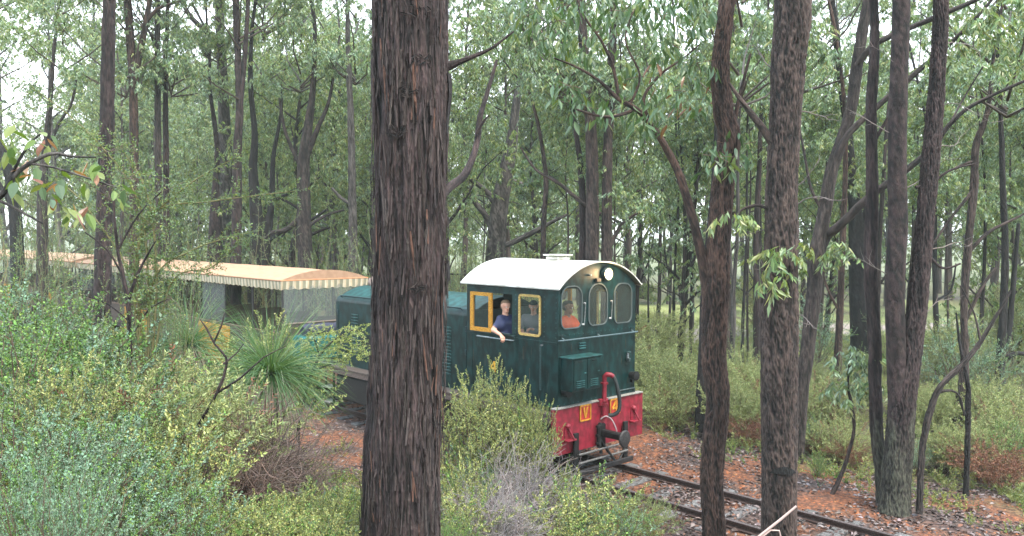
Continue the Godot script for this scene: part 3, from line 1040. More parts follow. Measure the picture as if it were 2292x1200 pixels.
		a.tube(PackedVector3Array([Vector3(-2.02, 2.28, s * HW), Vector3(-2.02, 2.285, hz), Vector3(-1.08, 2.285, hz), Vector3(-1.08, 2.28, s * HW)]), PackedFloat32Array([0.013, 0.013, 0.013, 0.013]), 8, Color(0.30, 0.36, 0.38))
		part("handrail", a, M.iron, o)
		a = Acc.new()
		a.rod(Vector3(-0.36, 2.27, s * HW), Vector3(-0.36, 2.27, s * (HW + 0.06)), 0.014, STEEL)
		a.tube(PackedVector3Array([Vector3(-0.36, 2.27, s * (HW + 0.06)), Vector3(-0.36, 1.5, s * (HW + 0.06))]), PackedFloat32Array([0.014, 0.014]), 8, Color(0.02, 0.06, 0.065))
		part("grab_iron", a, M.iron, o)
		a = Acc.new()
		figure_four(a, 0.075, 0.10, 0.036, Transform3D(Basis(Vector3.UP, 0.0 if s > 0 else PI), Vector3(-1.61, 1.75, s * (HW + 0.012))), 0.014, Color(0.78, 0.42, 0.03))
		part("cab_number", a, M.red, o, "gold figure 4 on the cab side")
	# headlamp with its light
	a = Acc.new()
	a.lathe([[0.0, 0.0], [0.115, 0.0], [0.12, 0.07], [0.108, 0.085], [0.10, 0.07], [0.085, 0.02], [0.0, 0.01]], Vector3(0.0, 3.475, -0.17), Basis(Vector3.BACK, -PI / 2), Color(0.05, 0.08, 0.08), 24)
	var hl := part("headlight", a, M.paint, o, "round headlight, lit")
	a = Acc.new()
	a.lathe([[0.082, 0.0], [0.06, 0.016], [0.03, 0.022], [0.0, 0.025]], Vector3(0.062, 3.475, -0.17), Basis(Vector3.BACK, -PI / 2), Color(1, 0.95, 0.85), 24)
	part("lamp_lens", a, M.lamp, hl)
	var sl := OmniLight3D.new()
	sl.name = "lamp_light"
	sl.position = Vector3(0.14, 3.475, -0.17)
	sl.light_color = Color(1.0, 0.84, 0.62); sl.light_energy = 0.25; sl.light_size = 0.09; sl.omni_range = 20.0; sl.omni_attenuation = 2.0; sl.shadow_enabled = true
	hl.add_child(sl)
	a = Acc.new()
	a.lathe([[0, 0], [0.018, 0], [0.016, 0.04], [0, 0.04]], Vector3(0.0, 3.47, 0.26), Basis(Vector3.BACK, -PI / 2), Color(0.45, 0.45, 0.4), 10)
	part("roof_bolt", a, M.iron, o)
	a = Acc.new()
	a.box(Vector3(0.02, 3.37, 0.05), Vector3(0.05, 0.07, 0.12), Color(0.05, 0.04, 0.035), 0.01)
	part("wiper_motor", a, M.iron, o)
	# dents, streaks of dirt and scuffs
	a = Acc.new()
	for i in 46:
		var z := rnd(-1.0, 1.0)
		var y := rnd(1.35, 2.3)
		a.box(Vector3(0.0008, y, z), Vector3(0.0036, rnd(0.03, 0.22), rnd(0.004, 0.02)), [Color(0.03, 0.05, 0.045), Color(0.05, 0.04, 0.03), Color(0.012, 0.03, 0.03)][i % 3], 0.001)
	for i in 60:
		a.box(Vector3(rnd(-2.3, -0.05), rnd(1.3, 2.28), 1.0452), Vector3(rnd(0.004, 0.02), rnd(0.03, 0.25), 0.0036), [Color(0.03, 0.05, 0.045), Color(0.05, 0.04, 0.03), Color(0.012, 0.03, 0.03)][i % 3], 0.001)
	for i in 18:
		a.ball(Vector3(0.0, 2.46, -1.0 + i * 0.118), Vector3(0.008, 0.011, 0.011), TEAL_PALE, 6)
		a.ball(Vector3(0.0, 1.28, -1.0 + i * 0.118), Vector3(0.008, 0.011, 0.011), TEAL_PALE, 6)
	part("scuffs_and_rivets", a, M.paint, o)
	# front handrail
	a = Acc.new()
	a.tube(PackedVector3Array([Vector3(0.0, 2.375, 1.03), Vector3(0.06, 2.38, 1.02), Vector3(0.062, 2.38, -1.04), Vector3(0.0, 2.375, -1.05)]), PackedFloat32Array([0.016, 0.016, 0.016, 0.016]), 10, Color(0.10, 0.16, 0.18))
	for z in [0.95, 0.03, -0.93]:
		a.rod(Vector3(0, 2.41, z), Vector3(0.062, 2.38, z), 0.018, Color(0.08, 0.13, 0.14))
		a.box(Vector3(0.006, 2.43, z), Vector3(0.012, 0.09, 0.07), TEAL)
	part("front_handrail", a, M.iron, o)
	a = Acc.new()
	for i in 3: a.box(Vector3(0.012, 2.20 + i * 0.045, 0.44), Vector3(0.024, 0.02, 0.17), Color(0.03, 0.11, 0.115), 0.004, Basis(Vector3.BACK, -0.4))
	part("small_louvre", a, M.paint, o)
	# equipment box
	a = Acc.new()
	a.box(Vector3(0.14, 1.81, 0.62), Vector3(0.27, 0.56, 0.74), TEAL, 0.012)
	a.box(Vector3(0.145, 2.098, 0.62), Vector3(0.31, 0.02, 0.80), TEAL_PALE, 0.006)
	var bx := part("equipment_box", a, M.paint, o)
	for z in [0.795, 0.445]:
		a = Acc.new()
		a.box(Vector3(0.28, 1.81, z), Vector3(0.014, 0.5, 0.325), TEAL, 0.004)
		a.box(Vector3(0.29, 2.03, z), Vector3(0.012, 0.014, 0.1), BLACK)
		a.box(Vector3(0.29, 1.83, z - 0.12), Vector3(0.014, 0.02, 0.06), Color(0.03, 0.11, 0.11))
		for i in 4: a.box(Vector3(0.292, 1.60 + i * 0.034, z), Vector3(0.02, 0.016, 0.21), TEAL_PALE, 0.003, Basis(Vector3.BACK, -0.45))
		part("box_door", a, M.paint, bx)
	# lamps and brackets on the front
	a = Acc.new()
	a.lathe([[0.0, 0.0], [0.07, 0.0], [0.075, 0.10], [0.085, 0.11], [0.085, 0.14], [0.0, 0.145]], Vector3(0.0, 1.575, -0.93), Basis(Vector3.BACK, -PI / 2), BLACK, 20)
	a.box(Vector3(0.03, 1.47, -0.93), Vector3(0.05, 0.05, 0.05), BLACK)
	part("marker_lamp", a, M.iron, o)
	a = Acc.new()
	a.lathe([[0.0, 0.0], [0.07, 0.0], [0.075, 0.10], [0.085, 0.11], [0.085, 0.14], [0.0, 0.145]], Vector3(0.0, 1.50, 0.90), Basis(Vector3.BACK, -PI / 2), BLACK, 20)
	part("marker_lamp", a, M.iron, o)
	for q in [[1.93, -0.80], [1.90, 0.90]]:
		a = Acc.new()
		a.box(Vector3(0.03, q[0], q[1]), Vector3(0.02, 0.17, 0.05), Color(0.30, 0.33, 0.33))
		a.box(Vector3(0.05, q[0] + 0.09, q[1]), Vector3(0.07, 0.02, 0.07), Color(0.05, 0.1, 0.1))
		a.box(Vector3(0.05, q[0] - 0.05, q[1]), Vector3(0.06, 0.06, 0.06), Color(0.05, 0.08, 0.08))
		part("lamp_bracket", a, M.iron, o)
	# frame, running board
	a = Acc.new()
	a.box(Vector3(-3.66, 1.12, 1.09), Vector3(7.34, 0.045, 0.26), Color(0.13, 0.10, 0.085), 0.006)
	a.box(Vector3(-3.66, 1.12, -1.09), Vector3(7.34, 0.045, 0.26), Color(0.13, 0.10, 0.085), 0.006)
	a.box(Vector3(-3.66, 1.119, 0), Vector3(7.3, 0.04, 1.94), Color(0.09, 0.075, 0.065), 0.006)
	part("footplate", a, M.iron, o)
	a = Acc.new()
	for s in [1.0, -1.0]: a.box(Vector3(-3.66, 1.045, s * 1.19), Vector3(7.3, 0.11, 0.024), Color(0.20, 0.15, 0.13), 0.004)
	part("side_sill", a, M.iron, o)
	a = Acc.new()
	for s in [1.0, -1.0]:
		a.box(Vector3(-3.66, 0.72, s * 0.74), Vector3(7.2, 0.70, 0.03), BLACK)
		a.box(Vector3(-6.2, 0.68, s * 0.96), Vector3(1.3, 0.55, 0.38), Color(0.016, 0.016, 0.018), 0.03)
		a.box(Vector3(-4.6, 0.66, s * 0.98), Vector3(0.8, 0.5, 0.34), Color(0.03, 0.028, 0.03), 0.03)
	a.box(Vector3(-3.66, 0.95, 0), Vector3(7.2, 0.2, 1.5), BLACK)
	part("underframe", a, M.iron, o)
	for x in [-1.5, -3.3, -5.3]: wheel_set(o, x, 0.45)
	a = Acc.new()
	for s in [1.0, -1.0]: a.box(Vector3(-3.4, 0.42, s * 0.70), Vector3(3.9, 0.09, 0.035), Color(0.06, 0.05, 0.045), 0.01)
	part("coupling_rod", a, M.iron, o)
	for s in [1.0, -1.0]:
		a = Acc.new()
		for y in [0.28, 0.62]:
			a.box(Vector3(-7.2, y, s * 1.1), Vector3(0.36, 0.03, 0.26), Color(0.34, 0.33, 0.30), 0.006)
		for x in [-7.37, -7.03]: a.box(Vector3(x, 0.63, s * 1.1), Vector3(0.025, 0.75, 0.05), BLACK)
		part("step", a, M.iron, o)
		a = Acc.new()
		a.box(Vector3(-0.75, 0.36, s * 1.08), Vector3(0.5, 0.03, 0.24), BLACK, 0.006)
		for x in [-0.98, -0.52]: a.box(Vector3(x, 0.7, s * 1.08), Vector3(0.025, 0.75, 0.05), BLACK)
		part("step", a, M.iron, o)
	# red buffer beam and what is fixed to it
	a = Acc.new()
	a.box(Vector3(0.035, 0.83, 0), Vector3(0.06, 0.785, 2.432), RED, 0.008)
	part("buffer_beam", a, M.red, o, "red front buffer beam")
	a = Acc.new()
	a.box(Vector3(0.03, 1.238, 0), Vector3(0.13, 0.022, 2.38), Color(0.42, 0.40, 0.36), 0.005)
	part("footplate_edge", a, M.iron, o)
	a = Acc.new()
	a.tube(PackedVector3Array([Vector3(0.02, 1.25, -1.02), Vector3(0.02, 1.33, -1.02), Vector3(0.02, 1.33, -0.5)]), PackedFloat32Array([0.012, 0.012, 0.012]), 6, Color(0.12, 0.16, 0.16))
	part("kick_rail", a, M.iron, o)
	for q in [[0.425, "V"], [-0.38, "4"]]:
		a = ring_of(rounded(q[0] - 0.145, 0.94, q[0] + 0.145, 1.225, 0.02), rounded(q[0] - 0.12, 0.965, q[0] + 0.12, 1.20, 0.012), 0.016, ZY.call(0.082), YELLOW)
		a.box(Vector3(0.071, 1.0825, q[0]), Vector3(0.01, 0.27, 0.28), Color(0.40, 0.03, 0.02), 0.002)
		var pl := part("number_plate", a, M.red, o, "red plate with yellow border and %s" % ("letter V" if q[1] == "V" else "figure 4"))
		a = Acc.new()
		var up := Transform3D(Basis(Vector3(0, 0, -1), Vector3(0, 1, 0), Vector3(1, 0, 0)), Vector3(0.083, 1.083, q[0]))
		if q[1] == "V": a.panel(letter_v(0.068, 0.095, 0.042), [], 0.014, up, YELLOW)
		else: figure_four(a, 0.08, 0.098, 0.036, up, 0.014, YELLOW)
		part("letter", a, M.red, pl)
	a = Acc.new()
	var pz := -0.03
	a.tube(PackedVector3Array([Vector3(0.12, 0.92, pz), Vector3(0.12, 1.60, pz), Vector3(0.125, 1.665, pz), Vector3(0.16, 1.705, pz - 0.02), Vector3(0.21, 1.70, pz - 0.06), Vector3(0.235, 1.67, pz - 0.10)]), PackedFloat32Array([0.042, 0.042, 0.044, 0.046, 0.044, 0.042]), 14, RED)
	for y in [0.95, 1.18, 1.24, 1.55]: a.lathe([[0.0, -0.015], [0.07, -0.015], [0.07, 0.015], [0.0, 0.015]], Vector3(0.12, y, pz), Basis.IDENTITY, RED, 14)
	a.box(Vector3(0.09, 1.21, pz), Vector3(0.08, 0.12, 0.22), RED, 0.01)
	part("brake_standpipe", a, M.red, o, "red brake pipe with a bent top")
	a = Acc.new()
	var hp := smooth_path(PackedVector3Array([Vector3(0.235, 1.67, pz - 0.10), Vector3(0.28, 1.58, pz - 0.12), Vector3(0.33, 1.36, pz - 0.145), Vector3(0.35, 1.18, pz - 0.15), Vector3(0.34, 1.06, pz - 0.12), Vector3(0.28, 1.0, pz - 0.06), Vector3(0.22, 0.99, pz - 0.0)]), PackedFloat32Array([0.032, 0.032, 0.033, 0.033, 0.033, 0.033, 0.036]), 0.03)
	for i in hp[1].size(): hp[1][i] += 0.003 * (i % 2)
	a.tube(hp[0], hp[1], 14, Color(0.010, 0.012, 0.014))
	part("brake_hose", a, M.rubber, o, "dark ribbed brake hose hanging in a curve")
	a = Acc.new()
	hp = smooth_path(PackedVector3Array([Vector3(0.12, 0.92, 0.06), Vector3(0.2, 0.98, 0.02), Vector3(0.27, 0.92, -0.06), Vector3(0.3, 0.72, -0.16), Vector3(0.25, 0.62, -0.2)]), PackedFloat32Array([0.012, 0.012, 0.012, 0.012, 0.012]), 0.04)
	a.tube(hp[0], hp[1], 6, Color(0.35, 0.30, 0.30))
	part("air_hose", a, M.rubber, o)
	for q in [[0.86, 0.79], [-0.93, 0.85]]:
		a = Acc.new()
		a.box(Vector3(0.075, q[1], q[0]), Vector3(0.02, 0.30, 0.17), RED)
		a.box(Vector3(0.12, q[1] - 0.11, q[0]), Vector3(0.11, 0.03, 0.24), RED)
		a.rod(Vector3(0.08, q[1] + 0.14, q[0] + 0.03), Vector3(0.17, q[1] - 0.1, q[0] - 0.05), 0.018, RED)
		a.ball(Vector3(0.1, q[1] + 0.13, q[0] + 0.03), Vector3.ONE * 0.05, RED, 10)
		part("jacking_bracket", a, M.red, o)
	# centre coupler
	a = Acc.new()
	a.box(Vector3(0.1, 0.62, 0.02), Vector3(0.07, 0.42, 0.2), BLACK, 0.02)
	a.box(Vector3(0.34, 0.67, 0.0), Vector3(0.5, 0.12, 0.13), BLACK, 0.02)
	a.rod(Vector3(0.1, 0.85, 0.06), Vector3(0.1, 0.3, 0.02), 0.03, BLACK)
	for y in [0.80, 0.64, 0.5]: a.rod(Vector3(0.1, y, 0.15), Vector3(0.16, y, 0.15), 0.025, BLACK)
	var cp := part("coupler", a, M.iron, o)
	a = Acc.new()
	a.lathe([[0.0, 0.0], [0.10, 0.0], [0.145, 0.035], [0.15, 0.055], [0.13, 0.075], [0.05, 0.085], [0.0, 0.085]], Vector3(0.56, 0.65, 0.0), Basis(Vector3.BACK, -PI / 2), Color(0.045, 0.04, 0.04), 24)
	part("coupler_face", a, M.iron, cp)
	# cow catcher
	a = Acc.new()
	for z in [0.72, -0.62]:
		a.box(Vector3(0.13, 0.44, z), Vector3(0.05, 0.68, 0.12), BLACK, 0.01)
	a.box(Vector3(0.24, 0.115, 0.05), Vector3(0.05, 0.09, 1.5), Color(0.035, 0.03, 0.03), 0.01)
	a.rod(Vector3(0.1, 0.6, 0.1), Vector3(0.24, 0.13, -0.22), 0.025, BLACK)
	a.rod(Vector3(0.14, 0.3, -0.6), Vector3(0.24, 0.12, -0.3), 0.022, BLACK)
	var cc := part("cow_catcher", a, M.iron, o)
	for y in [0.26, 0.41]:
		a = Acc.new()
		a.rod(Vector3(0.19, y, 0.72), Vector3(0.19, y, -0.62), 0.022, Color(0.18, 0.17, 0.16), 8)
		part("guard_bar", a, M.iron, cc)
	# long hood behind the cab
	a = Acc.new()
	var hw := 0.90
	var prof := []
	prof.append(Vector2(-hw, 1.145))
	for i in 9:
		var t := PI / 2 * i / 8.0
		prof.append(Vector2(-hw + 0.16 * (1 - cos(t)), 2.58 + 0.16 * sin(t)))
	for q: Vector2 in arch(hw - 0.16, 2.74, 0.20, 12).slice(1): prof.append(q)
	for i in range(1, 9):
		var t := PI / 2 * (8 - i) / 8.0
		prof.append(Vector2(hw - 0.16 * (1 - cos(t)), 2.58 + 0.16 * sin(t)))
	prof.append(Vector2(hw, 1.145))
	var shape := PackedVector2Array(prof)
	a.panel(shape, [], 0.02, ZY.call(-7.24), TEAL)
	vault(a, prof, -7.25, -2.385, 0.012, TEAL, TEAL)
	part("hood", a, M.paint, o)
	a = Acc.new()
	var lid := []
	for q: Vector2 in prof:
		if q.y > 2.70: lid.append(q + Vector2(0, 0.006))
	vault(a, lid, -7.2, -2.40, 0.004, TEAL_PALE, TEAL)  # thin sheet over the hood's top, in a paler teal than its sides
	part("hood_top", a, M.paint, o, "paler teal top of the hood")
	for s in [1.0, -1.0]:
		for x in [-6.45, -4.8, -3.15]:
			a = Acc.new()
			louvres(a, x, s * (hw + 0.004), 1.38, 2.36, 0.27, 15, TEAL_PALE, true, s)
			part("louvre_column", a, M.paint, o)
		for x in [-7.15, -5.6, -4.05, -2.55]:
			a = Acc.new()
			a.box(Vector3(x, 1.86, s * (hw + 0.003)), Vector3(0.018, 1.32, 0.012), Color(0.008, 0.04, 0.045))
			for y in [1.4, 1.9, 2.35]:
				a.box(Vector3(x, y, s * (hw + 0.014)), Vector3(0.06, 0.11, 0.025), Color(0.02, 0.05, 0.055), 0.008)
			part("hood_hinge", a, M.paint, o)
		a = Acc.new()
		a.tube(PackedVector3Array([Vector3(-7.0, 2.70, s * (hw - 0.02)), Vector3(-7.0, 2.745, s * (hw + 0.03)), Vector3(-2.7, 2.745, s * (hw + 0.03)), Vector3(-2.7, 2.70, s * (hw - 0.02))]), PackedFloat32Array([0.012, 0.012, 0.012, 0.012]), 6, Color(0.02, 0.05, 0.055))
		part("hood_rail", a, M.iron, o)
	a = Acc.new()
	a.lathe([[0.0, -0.14], [0.10, -0.12], [0.14, -0.04], [0.145, 0.05], [0.12, 0.1], [0.0, 0.12]], Vector3(-7.0, 3.02, 0.0), Basis(Vector3.BACK, PI / 2), Color(0.42, 0.33, 0.29), 20)
	a.box(Vector3(-7.0, 2.94, 0), Vector3(0.12, 0.06, 0.12), TEAL)
	part("rear_headlamp", a, M.paint, o, "round pale lamp casing on the rear end of the hood")

func _shrink(p: PackedVector2Array, by: float) -> PackedVector2Array:
	var r: Array = Geometry2D.offset_polygon(p, -by)
	return r[0]

func build_carriage(front: float, length: float, label: String, detail: bool) -> void:
	var tr := track * Transform3D(Basis.IDENTITY, Vector3(FRONT + front, 0, 0))
	var o := thing("open_carriage", label, "railway carriage", tr.origin, tr.basis, "canopied carriages behind the locomotive")
	var a := Acc.new()
	var W := 1.27
	var tan_ := Color(0.37, 0.23, 0.145)
	# canopy: a low vault that dips at both ends, in bays between hoops
	var prof := arch(W, 3.0, 0.24, 20)
	var bays := int(length / 1.65)
	for i in bays:
		var x0 := -length * i / bays
		var x1 := -length * (i + 1) / bays
		var sub := 4
		for k in sub:
			var xa := lerpf(x0, x1, float(k) / sub)
			var xb := lerpf(x0, x1, float(k + 1) / sub)
			var sag := func(x: float) -> float:
				var t: float = (x - x0) / (x1 - x0)
				var e := minf(1.0, minf(-x, length + x) / 1.4)
				return -0.009 * sin(PI * t) - 0.05 * (1 - e) * (1 - e)
			for j in prof.size() - 1:
				var p: Vector2 = prof[j]
				var q: Vector2 = prof[j + 1]
				var fp := (p.y - 3.0) / 0.24
				var fq := (q.y - 3.0) / 0.24
				var np := slope(prof, j)
				var nq := slope(prof, j + 1)
				var A := Vector3(xa, p.y + sag.call(xa) * fp, p.x)
				var B := Vector3(xb, p.y + sag.call(xb) * fp, p.x)
				var C := Vector3(xb, q.y + sag.call(xb) * fq, q.x)
				var D := Vector3(xa, q.y + sag.call(xa) * fq, q.x)
				a.tri3(A, B, C, np, np, nq, tan_, tan_, tan_)
				a.tri3(A, C, D, np, nq, nq, tan_, tan_, tan_)
	for x in [0.0, -length]:
		for j in prof.size() - 1:
			var p: Vector2 = prof[j]
			var q: Vector2 = prof[j + 1]
			a.face([Vector3(x, p.y, p.x), Vector3(x, q.y, q.x), Vector3(x, 3.0, q.x), Vector3(x, 3.0, p.x)], Vector3(-length / 2, 3, 0), Color(0.36, 0.22, 0.14))
	part("canopy", a, M.canvas, o)
	a = Acc.new()
	for s in [1.0, -1.0]: a.rod(Vector3(0.01, 2.995, s * W), Vector3(-length - 0.01, 2.995, s * W), 0.022, Color(0.34, 0.19, 0.11), 6)
	for x in [0.0, -length]: a.rod(Vector3(x, 2.995, W), Vector3(x, 2.995, -W), 0.022, Color(0.42, 0.2, 0.1), 6)
	part("canopy_piping", a, M.canvas, o)
	# scalloped, striped valance all round
	a = Acc.new()
	var path := [Vector3(0.015, 0, -W), Vector3(0.015, 0, W), Vector3(-length - 0.015, 0, W), Vector3(-length - 0.015, 0, -W), Vector3(0.015, 0, -W)]
	var run := 0.0
	for i in 4:
		var p: Vector3 = path[i]
		var q: Vector3 = path[i + 1]
		var L := p.distance_to(q)
		var cnt := int(L / 0.045)
		var nn := (q - p).normalized().cross(Vector3.UP)
		for k in cnt:
			var t0 := float(k) / cnt
			var t1 := float(k + 1) / cnt
			var d0 := run + L * t0
			var d1 := run + L * t1
			var st := int(floor(d0 / 0.045)) % 4
			var col: Color = [Color(0.54, 0.48, 0.35), Color(0.24, 0.23, 0.16), Color(0.27, 0.255, 0.175), Color(0.50, 0.40, 0.27)][st]
			var y0 := 2.80 - 0.035 * absf(sin(d0 * PI / 0.27))
			var y1 := 2.80 - 0.035 * absf(sin(d1 * PI / 0.27))
			var w0 := nn * (0.02 + 0.012 * sin(d0 * 9.0) + 0.008 * sin(d0 * 23.0))
			var w1 := nn * (0.02 + 0.012 * sin(d1 * 9.0) + 0.008 * sin(d1 * 23.0))
			var A := p.lerp(q, t0)
			var B := p.lerp(q, t1)
			a.quad(A + Vector3(0, 2.99, 0), A + Vector3(0, y0, 0) + w0, B + Vector3(0, y1, 0) + w1, B + Vector3(0, 2.99, 0), col)
			a.quad(A + Vector3(0, y0 + 0.012, 0) + w0 + nn * 0.003, A + Vector3(0, y0 - 0.006, 0) + w0 + nn * 0.003, B + Vector3(0, y1 - 0.006, 0) + w1 + nn * 0.003, B + Vector3(0, y1 + 0.012, 0) + w1 + nn * 0.003, Color(0.55, 0.44, 0.28))
		run += L
	part("valance", a, M.canvas, o, "cream and olive striped scalloped valance")
	# floor, sides, posts
	a = Acc.new()
	a.box(Vector3(-length / 2, 0.92, 0), Vector3(length, 0.14, 2.4), Color(0.05, 0.04, 0.035), 0.01)
	part("carriage_floor", a, M.wood, o)
	for s in [1.0, -1.0]:
		a = Acc.new()
		a.box(Vector3(-length / 2, 1.32, s * 1.21), Vector3(length - 0.1, 0.66, 0.03), Color(0.085, 0.06, 0.045), 0.005)
		a.box(Vector3(-length / 2, 1.66, s * 1.21), Vector3(length - 0.1, 0.05, 0.06), Color(0.14, 0.09, 0.06), 0.008)
		part("side_panel", a, M.wood, o)
	for s in [1.0, -1.0]:
		for i in bays + 1:
			a = Acc.new()
			a.box(Vector3(clampf(-length * i / bays, -length + 0.05, -0.05), 2.0, s * 1.2), Vector3(0.045, 2.0, 0.045), Color(0.045, 0.04, 0.04), 0.005)
			part("post", a, M.iron, o)
	for i in bays:
		a = Acc.new()
		a.box(Vector3(-length * (i + 0.5) / bays, 1.40, 0), Vector3(0.42, 0.06, 2.1), Color(0.10, 0.07, 0.05), 0.015)
		a.box(Vector3(-length * (i + 0.5) / bays - 0.2, 1.68, 0), Vector3(0.05, 0.5, 2.1), Color(0.10, 0.07, 0.05), 0.015, Basis(Vector3.BACK, 0.12))
		a.box(Vector3(-length * (i + 0.5) / bays, 1.2, 0), Vector3(0.3, 0.38, 1.9), Color(0.04, 0.035, 0.03), 0.01)
		part("bench", a, M.wood, o)
	# end walls with a clear roll-down blind
	for x in [-0.02, -length + 0.02]:
		a = Acc.new()
		a.box(Vector3(x, 1.44, 0), Vector3(0.03, 0.92, 2.4), Color(0.085, 0.065, 0.055), 0.006)
		a.box(Vector3(x, 1.91, 0), Vector3(0.06, 0.035, 2.44), Color(0.24, 0.19, 0.15), 0.008)
		part("end_wall", a, M.wood, o)
		a = Acc.new()
		a.panel(PackedVector2Array([Vector2(-1.2, 1.93), Vector2(1.2, 1.93), Vector2(1.2, 2.98), Vector2(-1.2, 2.98)]), [], 0.004, Transform3D(Basis(Vector3(0, 0, 1), Vector3(0, 1, 0), Vector3(-1, 0, 0)), Vector3(x + 0.012, 0, 0)), Color.WHITE)
		part("clear_blind", a, M.blind, o)
	for s in [1.0, -1.0]:
		for i in bays:
			if i % 4 != 2: continue
			a = Acc.new()
			a.panel(PackedVector2Array([Vector2(-length * i / bays - 0.05, 1.70), Vector2(-length * (i + 1) / bays + 0.05, 1.70), Vector2(-length * (i + 1) / bays + 0.05, 2.96), Vector2(-length * i / bays - 0.05, 2.96)]), [], 0.004, Transform3D(Basis.IDENTITY, Vector3(0, 0, s * 1.17)), Color.WHITE)
			part("clear_blind", a, M.blind, o)
	if detail:
		for x in [-4.0, -10.25]:
			for s in [1.0, -1.0]:
				a = Acc.new()
				a.box(Vector3(x, 1.08, s * 1.245), Vector3(2.05, 1.06, 0.035), YELLOW, 0.01)
				for k in 5: a.box(Vector3(x - 0.82 + k * 0.41, 1.08, s * 1.266), Vector3(0.03, 1.0, 0.012), Color(0.55, 0.27, 0.025), 0.003)
				part("yellow_door", a, M.wood, o, "orange yellow panelled door")
		a = Acc.new()
		var wp := Vector3(-6.5, 0.55, 1.36)
		var ringp := PackedVector3Array()
		var rr := PackedFloat32Array()
		for i in 25:
			ringp.append(wp + Vector3(cos(TAU * i / 24.0), sin(TAU * i / 24.0), 0) * 0.3); rr.append(0.03)
		a.tube(ringp, rr, 8, YELLOW, false)
		for i in 3: a.rod(wp + Vector3(cos(PI * i / 3.0), sin(PI * i / 3.0), 0) * 0.3, wp - Vector3(cos(PI * i / 3.0), sin(PI * i / 3.0), 0) * 0.3, 0.018, YELLOW, 6)
		a.rod(wp, wp - Vector3(0, 0, 0.2), 0.03, BLACK)
		part("brake_wheel", a, M.red, o, "yellow spoked hand wheel")
	for x in [-2.6, -length + 2.6]:
		a = Acc.new()
		for s in [1.0, -1.0]: a.box(Vector3(x, 0.5, s * 0.8), Vector3(1.9, 0.16, 0.08), BLACK, 0.02)
		a.box(Vector3(x, 0.62, 0), Vector3(0.3, 0.3, 1.7), BLACK, 0.02)
		part("bogie", a, M.iron, o)
		wheel_set(o, x - 0.7, 0.36)
		wheel_set(o, x + 0.7, 0.36)

func build_platform_things() -> void:       # what lies on the open platform between the hood and the first carriage
	var tr := track * Transform3D(Basis.IDENTITY, Vector3(FRONT - 8.35, 0, 0))
	var o := thing("match_wagon", "low flat runner wagon end in teal between hood and first carriage", "wagon", tr.origin, tr.basis)
	var a := Acc.new()
	a.box(Vector3(-0.1, 1.0, 0), Vector3(1.5, 0.16, 2.2), Color(0.03, 0.03, 0.03), 0.01)
	part("deck", a, M.iron, o)
	a = Acc.new()
	a.box(Vector3(-0.35, 1.36, 0.2), Vector3(0.75, 0.56, 1.7), Color(0.015, 0.15, 0.16), 0.03)
	part("locker", a, M.paint, o, "teal locker")
	a = Acc.new()
	a.rod(Vector3(-0.1, 0.85, 0), Vector3(1.05, 0.72, 0), 0.06, BLACK)
	part("drawbar", a, M.iron, o)
	a = Acc.new()
	var p := PackedVector3Array()
	var r := PackedFloat32Array()
	for i in 15:
		p.append(Vector3(-0.35 + 0.02 * sin(i * 1.3), 1.78 + 0.015 * sin(i * 2.1), -0.55 + i * 0.107))
		r.append(0.15 + 0.02 * sin(i * 1.7))
	a.tube(p, r, 14, Color(0.03, 0.035, 0.055))
	var b := single("rolled_tarpaulin", a, M.cloth, "dark blue rolled tarpaulin lying on the teal locker behind the hood", "tarpaulin")
	b.transform = tr

# ---------------------------------------------------------------- ground, track
func ground_colour(p: Vector3, w: float) -> Color:
	var n := patch_noise.get_noise_2d(p.x * 1.7 + 40, p.z * 1.7)
	var m := patch_noise.get_noise_2d(p.x * 5.0 - 90, p.z * 5.0)
	var gravel := Color(0.32, 0.11, 0.042).lerp(Color(0.22, 0.095, 0.05), 0.5 + m)
	var litter := Color(0.17, 0.125, 0.115).lerp(Color(0.25, 0.20, 0.185), 0.5 + m)
	var duff := Color(0.10, 0.085, 0.045).lerp(Color(0.15, 0.15, 0.06), 0.5 + n)
	gravel = gravel * 0.72
	litter = litter * Color(0.46, 0.40, 0.36)
	var c := litter.lerp(gravel, smoothstep(-0.10, 0.18, n + m * 0.7 + 0.07))
	var far := smoothstep(3.6, 5.2, absf(w) + n * 1.5)
	c = c.lerp(duff, far)
	var d := -p.z
	var clear := smoothstep(24.0, 32.0, d) * (1.0 - smoothstep(52.0, 66.0, d)) * smoothstep(-2.0, 3.0, p.x) * (1.0 - smoothstep(26.0, 34.0, p.x))
	var grass := Color(0.22, 0.30, 0.075).lerp(Color(0.36, 0.40, 0.15), clampf(0.5 + n + m, 0, 1))
	c = c.lerp(grass, clear * clampf(0.75 + n * 2.0, 0.0, 1.0))
	var pale := (1.0 - smoothstep(1.0, 1.8, absf(d - 36.0 - p.x * 0.25 + n * 3.0))) * clear
	c = c.lerp(Color(0.42, 0.37, 0.33), pale)
	var away := smoothstep(60.0, 90.0, d)
	return c.lerp(Color(0.20, 0.24, 0.11), away * 0.7)

